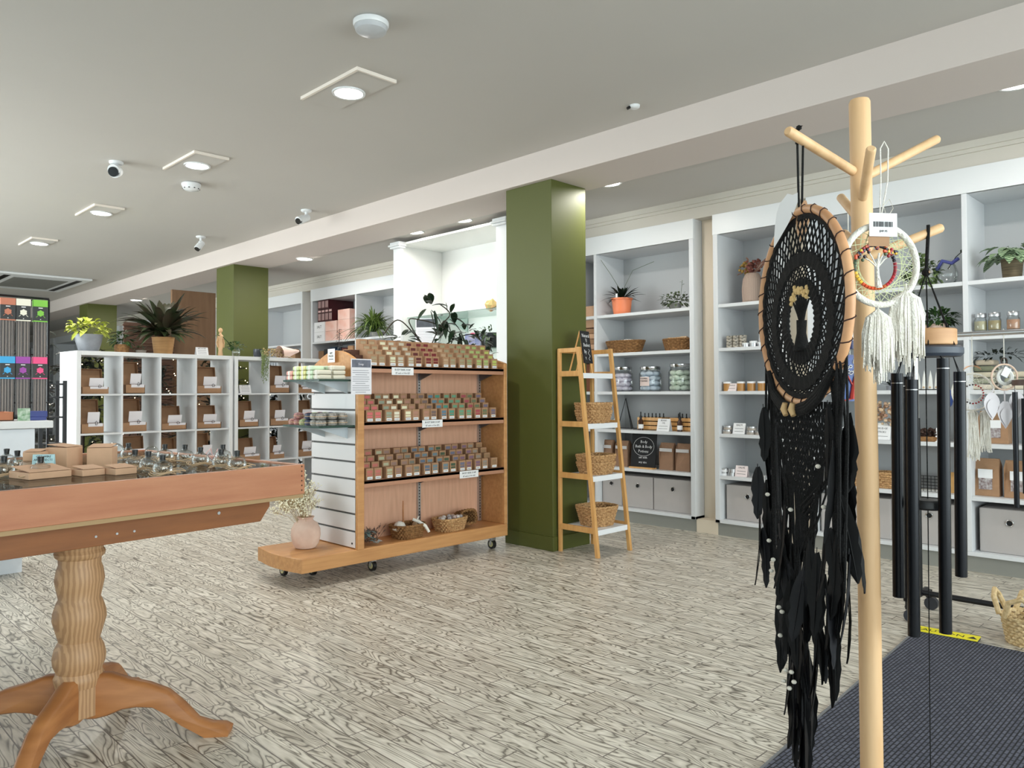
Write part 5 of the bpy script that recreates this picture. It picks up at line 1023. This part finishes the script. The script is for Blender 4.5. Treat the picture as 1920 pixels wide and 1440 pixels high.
# zones: (outer curve, inner curve)
CZ = -.028
def net(mb, R0, c0, R1, c1, n, L, r=.0016):
    P = lambda i, l: ell(2*pi*i/n, R0+(R1-R0)*l/L, c0+(c1-c0)*l/L)+Vector((0, .001*sin(i*3+l), 0))
    for l in range(L):
        for i in range(n):
            o = .5*(l % 2); mb.tube([P(i+o, l), P(i+o+.5, l+1)], r, 4, caps=False).tube([P(i+o, l), P(i+o-.5, l+1)], r, 4, caps=False)
def solid(mb, R0, c0, R1, c1, n=72, th=.003):
    vs = []
    for a in range(n):
        for R, c, y in ((R0, c0, -th), (R1, c1, -th), (R1, c1, th), (R0, c0, th)):
            p = ell(2*pi*a/n, R*(1+.012*(a % 2)), c); vs.append((p.x, y+.0012*((a % 2)*2-1), p.z))
    mb.add(vs, [(4*a+j, 4*((a+1) % n)+j, 4*((a+1) % n)+(j+1) % 4, 4*a+(j+1) % 4) for a in range(n) for j in range(4)], 0, True)
mb = MB(); net(mb, HR-.012, 0, .132, CZ, 60, 5, .0019); solid(mb, HR-.009, 0, HR-.019, 0); solid(mb, .134, CZ, .108, CZ); net(mb, .108, CZ, .082, CZ, 46, 4, .0017); solid(mb, .083, CZ, .058, CZ)
mb.build('crochet_web', yarn, t)
mb = MB()   # tree
tb = Vector((0, 0, CZ-.058)); mb.tube([tb, tb+Vector((0, 0, .035)), tb+Vector((.002, 0, .06))], [.016, .009, .010], 10)
tips = []
for k in range(8):
    a = radians(35+k*110/7); e = Vector((cos(a)*.042, 0, CZ+.0+sin(a)*.050+.012)); mb.tube([tb+Vector((.002, 0, .05)), tb+Vector((cos(a)*.018, 0, .075)), e], [.004, .003, .002], 6); tips.append(e)
mb.build('tree', yarn, t); mb = MB()
for e in tips:
    for j in range(4): mb.ball(e+Vector((random.uniform(-.008, .008), -.003, random.uniform(-.006, .012))), .0048, 0, 8)
mb.build('wooden_beads', mat('bead_wood', (222, 188, 130), .5), t)
zt_ = 1.615-HC_.z   # hanging cord
MB().tube([(0, -.002, HR), (.001, -.004, zt_-.01)], .0024, 6).tube([(0, .004, HR), (0, .008, zt_-.01), (0, .0, zt_+.014), (0, -.006, zt_-.01)], .0024, 6).ball((0, 0, zt_+.022), .006, 0, 6).leaf((0, 0, zt_+.02), (1, 0, .3), .02, .006).leaf((0, 0, zt_+.02), (-1, 0, .5), .02, .006).build('hanging_cord', yarn, t)
# lower macrame panel
mb = MB()
def wdt(z):   # half-width of netted panel at local z
    f = (z+.18)/(-.37+.18); return .128*(1-max(0, f)**1.6*.95)
rows = 15
for r in range(rows):
    z0 = -.185-.0130*r; z1 = z0-.0130
    m_ = max(1, int(12*wdt(z0)/.128))
    for i in range(-m_, m_+1):
        x = (i+.5*(r % 2))*.128/12
        mb.tube([(x, random.uniform(-.003, .003), z0), (x+.0053, 0, z1)], .0023, 4, caps=False).tube([(x, random.uniform(-.003, .003), z0), (x-.0053, 0, z1)], .0023, 4, caps=False)
mb.build('netted_panel', yarn, t)
mb = MB()
for k in range(48):  # central fringe
    x = -.118+k*.0050; zs = -.20-.18*(1-abs(x)/.128)**.7; zl = -.62+.25*abs(x)/.11+random.uniform(-.06, .05); xe = x*.42-.025+random.uniform(-.012, .012)
    mb.tube([(x, 0, zs), (x*.9, random.uniform(-.006, .006), (zs+zl)*.5), (xe, random.uniform(-.01, .01), zl)], .0021, 5, caps=False)
o = mb.build('fringe', yarn, t)
for s in (-1, 1):   # side curtains of cord
    mb = MB()
    for k in range(15): x = s*(.118+.0028*k); mb.tube([(x*1.04, random.uniform(-.008, .008), -.09-.004*(14-k)), (x*1.02+random.uniform(-.004, .004), random.uniform(-.01, .01), -.25), (x*.98+random.uniform(-.006, .006), random.uniform(-.01, .01), -.40-random.uniform(0, .12))], .0024, 5, caps=False)
    mb.build('cord_curtain', yarn, t)
mb = MB()
for s in (-1, 1):
    for q in range(3): mb.tube([(s*.140, -.006, -.125), (s*.10, -.014, -.165-.006*q), (s*.055, -.016, -.188-.006*q), (s*.012, -.016, -.196-.005*q)], .007, 8)
mb.build('swag', yarn, t); mb = MB()
for x in (-.020, .014): mb.tube([(x+.004, -.026, -.212), (x-.003, -.027, -.200), (x+.001, -.026, -.188)], [.005, .007, .005], 10)
mb.build('wooden_ring', mat('ring_wood', (206, 170, 120), .5), t)
# feathers
fm = MB(); Lf = .15; vs = []; n_ = 9; random.seed(2)
for i in range(n_+1):
    u = i/n_; wdh = .0165*sin(pi*min(1, u*.94+.03))**.6*(1 if u < .93 else .6)*(1-.25*(i % 2)*(u > .5)); cz = -Lf*u; vs += [(-wdh, .004*sin(u*3)+.002, cz), (0, .006*sin(u*3)-.001, cz), (wdh, .004*sin(u*3)+.002, cz+random.uniform(-.003, .003))]
fm.add(vs, [f for i in range(n_) for f in ((3*i, 3*i+1, 3*i+4, 3*i+3), (3*i+1, 3*i+2, 3*i+5, 3*i+4))], 0, True); fm.tube([(0, -.001, .01), (0, .004, -.07), (0, .002, -.145)], .0009, 4)
f0 = fm.build('feather', featherm, t); f1 = f0.copy(); f1.data = f0.data.copy(); f1.data.materials[0] = featherg; C.objects.link(f1)
spots = []
for k in range(12): spots.append((-.160+random.uniform(-.02, .02), random.uniform(-.02, .02), -.28-.026*k, .9))
for k in range(24): spots.append((.122+random.uniform(-.03, .032), random.uniform(-.025, .025), -.27-.0145*k, .95))
for k in range(20): spots.append((-.06-.01*random.random()+random.uniform(-.04, .03), random.uniform(-.02, .02), -.46-.0145*k, .95))
for k in range(14): spots.append((.055+random.uniform(-.03, .02), random.uniform(-.02, .02), -.53-.014*k, .9))
for k in range(18): spots.append((-.035+random.uniform(-.03, .035), random.uniform(-.015, .015), -.62-.016*k, 1.1))
sp = []
for i, (x, y, z, sc) in enumerate(spots):
    src = f1 if i % 5 == 0 else f0; o = f0 if i == 0 else (f1 if i == 1 else src.copy())
    if i > 1: C.objects.link(o)
    o.parent = t; o.location = (x, y, z+.08); o.rotation_euler = (random.uniform(-.15, .15), random.uniform(-.16, .16), random.uniform(-1.0, 1.0)); o.scale = (sc*random.uniform(.8, 1.2), 1, sc*random.uniform(.85, 1.25))
b0 = MB().ball((0, 0, 0), .0052, 0, 8, .8).build('white_bead', mat('bead_white', (232, 226, 214), .4), t)
bs = [(-.11, -.38), (.115, -.30), (.135, -.37), (.0, -.395), (-.105, -.475), (-.085, -.51), (-.095, -.535), (-.06, -.60), (-.045, -.605), (-.055, -.655), (.0, -.62), (-.005, -.71), (-.03, -.715), (-.015, -.745), (-.04, -.74), (.006, -.725)]
for i, (x, z) in enumerate(bs):
    o = b0 if i == 0 else b0.copy()
    if i: C.objects.link(o)
    o.parent = t; o.location = (x, -.026, z)
MB().leaf((-.01, -.010, HR+.035), (-.75, -.1, -1), .115, .06, 0, 0, 5, .6, side=Vector((1, .2, -.2)), fold=.1).build('swing_tag', tagm, t); MB().leaf((.006, .008, HR+.02), (-.3, 0, -1), .08, .028, 0, fold=0).build('kraft_tag', kraft, t)
# ============================================================ WHITE DREAMCATCHER
fz = radians(-45)   # faces the room entrance
WC = Vector((1.515, .529, 1.357)); t = thing('white_dreamcatcher', 'round white dreamcatcher with rainbow beaded tree and yarn tassels', 'dreamcatcher', WC, radians(-38))
MB().tube([(.074*cos(a), 0, .075*sin(a)) for a in [2*pi*k/60 for k in range(60)]], .0062, 12, closed=True).build('hoop', rope, t)
mb = MB()
for k in range(24): a = 2*pi*k/24; a2 = 2*pi*(k+7)/24; mb.tube([(.071*cos(a), .001, .071*sin(a)), (.071*cos(a2), -.001, .071*sin(a2))], .0006, 4); mb.tube([(.071*cos(a), 0, .071*sin(a)), (.042*cos(a+.2)-.012, 0, .042*sin(a+.2)-.004)], .0006, 4)
mb.build('web', mat('pale_green_thread', (216, 222, 180), .8), t)
mb = MB(); RC = [(220, 60, 40), (226, 110, 40), (232, 190, 50), (60, 70, 110), (26, 28, 48), (20, 22, 40), (22, 20, 30), (60, 20, 24), (150, 20, 36), (176, 28, 44)]
ms = [mat('bead_%d' % i, c, .4) for i, c in enumerate([(214, 80, 34), (236, 186, 50), (70, 90, 60), (30, 40, 80), (20, 22, 46), (24, 22, 34), (40, 16, 24), (150, 18, 36), (180, 30, 44), (190, 90, 40)])]
for k in range(40):
    a = -pi/2-.1-2*pi*k/40; c = (-.012+.041*cos(a), -.003, -.004+.041*sin(a)); c2 = (-.012+.041*cos(a-.125), -.003, -.004+.041*sin(a-.125)); mb.tube([c, c2], .0033, 8, int(k/4) % 10)
mb.build('rainbow_ring', ms, t)
mb = MB(); mb.tube([(-.006, -.004, -.044), (-.008, -.004, -.02), (-.008, -.004, .0), (-.004, -.004, .022)], [.007, .0035, .0025, .002], 8)
for e in ((-.04, .0, .016), (-.03, 0, .03), (.008, 0, .026), (.02, 0, .02)): mb.tube([(-.008, -.004, -.006), ((e[0]-.008)/2, -.004, e[2]*.5), (e[0], -.004, e[2])], .0014, 5)
mb.build('tree', rope, t)
mb = MB(); random.seed(90)
for k in range(46):
    c = random.choice([(-.044, .012), (-.032, .028), (-.008, .036), (.012, .026), (.022, .018)]); mb.ball((c[0]+random.uniform(-.01, .01), -.006, c[1]+random.uniform(-.007, .008)), .0036, random.randint(0, 9), 6)
mb.build('bead_leaves', ms, t)
MB().tube([(.0, 0, .075), (.004, 0, .16), (.004, .0, .222)], .0013, 5).tube([(.0, 0, .075), (.018, 0, .16), (.020, .0, .222), (.012, 0, .236), (.004, 0, .222)], .0013, 5).build('hanging_cord', rope, t)
mb = MB().box(-.028, -.012, .052, .028, -.011, .096)
for k in range(22): mb.box(-.020+k*.0018, -.0125, .070, -.020+k*.0018+random.choice([.0006, .0011]), -.012, .080, 1)
mb.text('$49.95', .006, RX((0, -.0126, .060)), 1); mb.build('price_tag', [tagm, ink], t); MB().tube([(.008, -.008, .096), (.006, -.004, .112), (.018, -.004, .125), (.026, -.004, .108), (.016, -.008, .096)], .0007, 4).build('tag_loop', rope, t)
MB().box(-.028, -.009, .034, .014, -.008, .054).build('kraft_card', kraft, t)
def tassel(x, z, L, wd, seed, lab='tassel'):
    random.seed(seed); mb = MB(); mb.tube([(x, 0, z+.012), (x, 0, z)], .0018, 6)
    for k in range(150):
        a = random.uniform(0, 2*pi); r = random.uniform(.2, 1)**.5; e = Vector((cos(a)*r*wd, sin(a)*r*wd*.5, 0)); l = L*random.uniform(.68, 1.0)*(1.12 if abs(e.x) < wd*.25 else .95)
        mb.tube([(x, 0, z), (x+e.x*.75, e.y*.8, z-.018), (x+e.x, e.y, z-l*.5), (x+e.x*random.uniform(.8, 1.15), e.y, z-l)], [.0014, .0022, .0022, .0012], 4, caps=False)
    mb.lathe([(.002, 0), (wd*.8, -.016), (wd*.93, -L*.45), (wd*.86, -L*.68), (1e-5, -L*.70)], 16, (x, 0, z), 0, None, 1, .45); return mb.build(lab, rope, t)
tassel(-.0055, -.083, .128, .031, 1); tassel(.052, -.046, .145, .036, 2)
# ============================================================ TREE OF LIFE DISC behind the pole
t = thing('evil_eye_disc', 'blue painted tree disc hanging behind the wooden pole', 'ornament', (1.878, .728, 1.15), radians(-38)); 
MB().lathe([(.056, 0), (.056, .004)], 36, top=True, M=Matrix.Rotation(radians(90), 4, 'X')).build('disc', mat('blue_mosaic', (60, 110, 190), .35, rgb2=(60, 60, 120), nscale=26), t)
mb = MB(); mb.tube([(.0, -.005, -.05), (.004, -.006, -.02), (.012, -.006, .01), (.02, -.006, .03)], [.006, .004, .003, .002], 6).tube([(.004, -.006, -.02), (-.012, -.006, .01), (-.02, -.006, .02)], .002, 5).tube([(0, -.005, -.05), (-.02, -.005, -.054)], .002, 5); mb.build('painted_tree', mat('tree_red', (196, 60, 50), .5), t)
mb = MB(); random.seed(91)
for k in range(26): a = random.uniform(0, 2*pi); r = random.uniform(.01, .048); c = (r*cos(a), 0, abs(r*sin(a))); mb.lathe([(.0042, 0), (.0042, .0012)], 10, top=True, M=Matrix.Translation((c[0], -.0045, c[2])) @ Matrix.Rotation(radians(90), 4, 'X'), mi=0); mb.lathe([(.0022, 0), (.0022, .001)], 8, top=True, M=Matrix.Translation((c[0], -.0058, c[2])) @ Matrix.Rotation(radians(90), 4, 'X'), mi=1)
mb.build('eye_dots', [tagm, mat('navy_dot', (20, 30, 90), .4)], t)
mb = MB(); mb.tube([(0, 0, .056), (0, 0, .405)], .0012, 5); mb.build('cord', rope, t); MB().tube([(0, 0, .12), (0, 0, .09)], .011, 12).build('white_bead', tagm, t); MB().tube([(0, 0, .09), (0, 0, .07)], .012, 12).build('blue_bead', mat('navy_dot', (20, 30, 90), .4), t)
# ============================================================ WIND CHIME
CH = Vector((1.765, .522, 1.222)); t = thing('wind_chime', 'large black tube wind chime with a wooden block on top', 'wind chime', CH)
MB().lathe([(.060, -.032), (.066, -.026), (.066, -.014), (.060, -.010), (1e-5, -.010)], 40).build('top_plate', mat('slate_plate', (64, 70, 82), .5), t)
MB().lathe([(.052, -.008), (.054, -.006), (.054, .024), (.052, .026), (1e-5, .026)], 32).build('wooden_block', mat('block_wood', (206, 160, 116), .55, rgb2=(184, 136, 94), nscale=5, stretch=(1, 1, 8)), t)
hook = Vector((1.738, .510, 1.452))-CH; hub = Vector((-.018, -.004, .145))
MB().tube([hook+Vector((0, 0, .012)), hook, hub], .0036, 8).ball(hub, .009, 0, 10).build('cord', yarn, t); MB().ball(hub+Vector((-.004, -.01, 0)), .0045, 0, 8).build('silver_bead', chrome, t)
mb = MB()
for k in range(6): a = 2*pi*k/6+.3; mb.tube([hub, (.056*cos(a), .056*sin(a), -.012)], .0013, 4)
mb.build('suspension_cords', yarn, t)
tubes = [((1.721, .570), 1.156, .685), ((1.689, .531), 1.142, .619), ((1.723, .482), 1.185, .628), ((1.825, .479), 1.159, .725), ((1.80, .575), 1.15, .66)]
for (x, y), z1, z0 in tubes:
    a, b = Vector((x, y, z1))-CH, Vector((x+.003, y+.004, z0))-CH
    MB().tube([a, b], .0118, 20).build('chime_tube', mat('chime_black', (20, 22, 28), .3, .5), t)
    MB().tube([a-Vector((0, 0, .020)), a-Vector((0, 0, .0215))], .0121, 20).build('tube_ring', silver, t)
    MB().tube([a+Vector((.006, 0, -.005)), (a.x*.8, a.y*.8, -.03)], .001, 4).tube([a+Vector((-.006, 0, -.005)), (a.x*.8, a.y*.8, -.03)], .001, 4).build('tube_cord', yarn, t)
MB().lathe([(.026, 0), (.030, .004), (.030, .016), (.027, .020), (1e-5, .022)], 28, (-.017, .0, -.350)).build('striker', mat('striker_dark', (38, 38, 40), .5), t)
MB().tube([(-.017, 0, -.03), (-.017, 0, -.35), (-.014, .004, -.92)], .0011, 5).build('striker_cord', yarn, t)
MB().lathe([(.001, 0), (.03, .002), (.03, .006), (.001, .008)], 24, M=Matrix.Translation((-.014, .004, -.95)) @ Matrix.Rotation(radians(90), 4, 'X')).build('wind_sail', polem, t)
# ============================================================ THINGS ON THE GARMENT RAIL
def small_dc(y, zc, r, lab, kind):
    t = thing('small_dreamcatcher', lab, 'dreamcatcher', (rx, y, zc), radians(-45 if kind else -62)); 
    MB().tube([(r*cos(a), 0, r*sin(a)) for a in [2*pi*k/40 for k in range(40)]], .0042, 8, closed=True).build('hoop', rope if not kind else mat('pink_cane', (226, 196, 176), .6), t)
    mb = MB(); 
    for k in range(16): a = 2*pi*k/16; mb.tube([(r*cos(a), 0, r*sin(a)), (r*cos(a+2.2), 0, r*sin(a+2.2))], .0008, 4)
    mb.build('web', rope, t); mb = MB(); mb.tube([(0, 0, r), (0, 0, 1.372-zc), (0, -.014, 1.388-zc), (0, 0, 1.404-zc), (0, .014, 1.388-zc)], .002, 6); mb.build('cord', rope, t); return t
t = small_dc(1.037, 1.11, .088, 'small cream dreamcatcher with red beads and white tassels on rail', 0); mb = MB()
for k in range(22): a = -pi/2+2*pi*k/22; mb.ball((.045*cos(a), -.004, .045*sin(a)-.01), .0045, int(k > 10), 6)
mb.build('bead_ring', [mat('rail_red', (160, 40, 44), .5), mat('rail_dark', (60, 50, 52), .5)], t); mb = MB()
random.seed(93)
for x, L in ((0, .24), (.05, .20)):
    for k in range(60): mb.tube([(x, 0, -.085), (x+random.uniform(-.02, .02), random.uniform(-.008, .008), -.10), (x+random.uniform(-.026, .026), random.uniform(-.008, .008), -.09-L*random.uniform(.8, 1))], .0022, 4, caps=False)
mb.build('tassels', rope, t); MB().leaf((0, 0, .125), (1, 0, -.2), .04, .04).leaf((0, 0, .125), (-1, 0, -.2), .04, .04).build('bow', mat('peach_bow', (230, 180, 140), .7), t)
t = small_dc(.905, 1.18, .060, 'small round dreamcatcher with three leaf pendants on rail', 1); MB().tube([(.032*cos(a), -.004, .032*sin(a)) for a in [2*pi*k/24 for k in range(24)]], .009, 6, closed=True).build('crochet_ring', creamw, t); MB().box(-.03, -.02, -.005, .002, -.019, .04, 0, Matrix.Rotation(.5, 4, 'Y')).build('price_tag', tagm, t)
MB().tube([(.014*cos(a), 0, .075+.014*sin(a)) for a in [2*pi*k/16 for k in range(16)]], .003, 6, closed=True).build('top_loop', mat('dark_brown_loop', (60, 44, 40), .6), t)
for x, z in ((-.062, -.075), (.0, -.115), (.055, -.07)):
    mb = MB(); mb.tube([(x*.8, 0, -.055), (x, 0, z)], .003, 6); mb.leaf((x, -.003, z), (0, 0, -1), .125, .075, 0, 0, 8, .85, side=Vector((1, 0, 0)), fold=.08).leaf((x, -.008, z-.03), (0, 0, -1), .085, .052, 0, 0, 8, .85, side=Vector((1, 0, 0)), fold=.08); mb.build('leaf_pendant', [mat('leaf_felt', (222, 216, 220), .8)], t)
t = thing('blue_bead_hanging', 'small blue hanging seen between the chime tubes', 'ornament', (rx, 1.155, 1.08), radians(-45)); MB().ball((0, 0, 0), .045, 0, 14, 1.2, .9, .3).build('disc', mat('rail_blue', (50, 90, 170), .4, rgb2=(30, 40, 90), nscale=30), t); MB().tube([(0, 0, .05), (0, 0, .29), (0, -.014, .308), (0, 0, .322)], .0018, 5).build('cord', rope, t)
t = thing('wind_chime', 'second black tube wind chime cut off by the right edge', 'wind chime', (rx, .815, 1.14), 0); MB().lathe([(.06, 0), (.06, .025), (1e-5, .03)], 28).build('top_plate', mat('block_brown', (84, 62, 54), .5), t)
for x, y, z1, z0 in ((-.02, .045, -.03, -.56), (.03, .02, -.06, -.50), (-.01, -.04, -.05, -.46)): MB().tube([(x, y, z1), (x, y, z0)], .0115, 14).build('chime_tube', mat('chime_black', (20, 22, 28), .3, .5), t); MB().tube([(x, y, z1), (x, y, .0)], .001, 4).build('tube_cord', yarn, t)
MB().tube([(0, 0, .03), (0, 0, .235), (0, -.014, .248), (0, 0, .262)], .002, 5).build('cord', yarn, t)
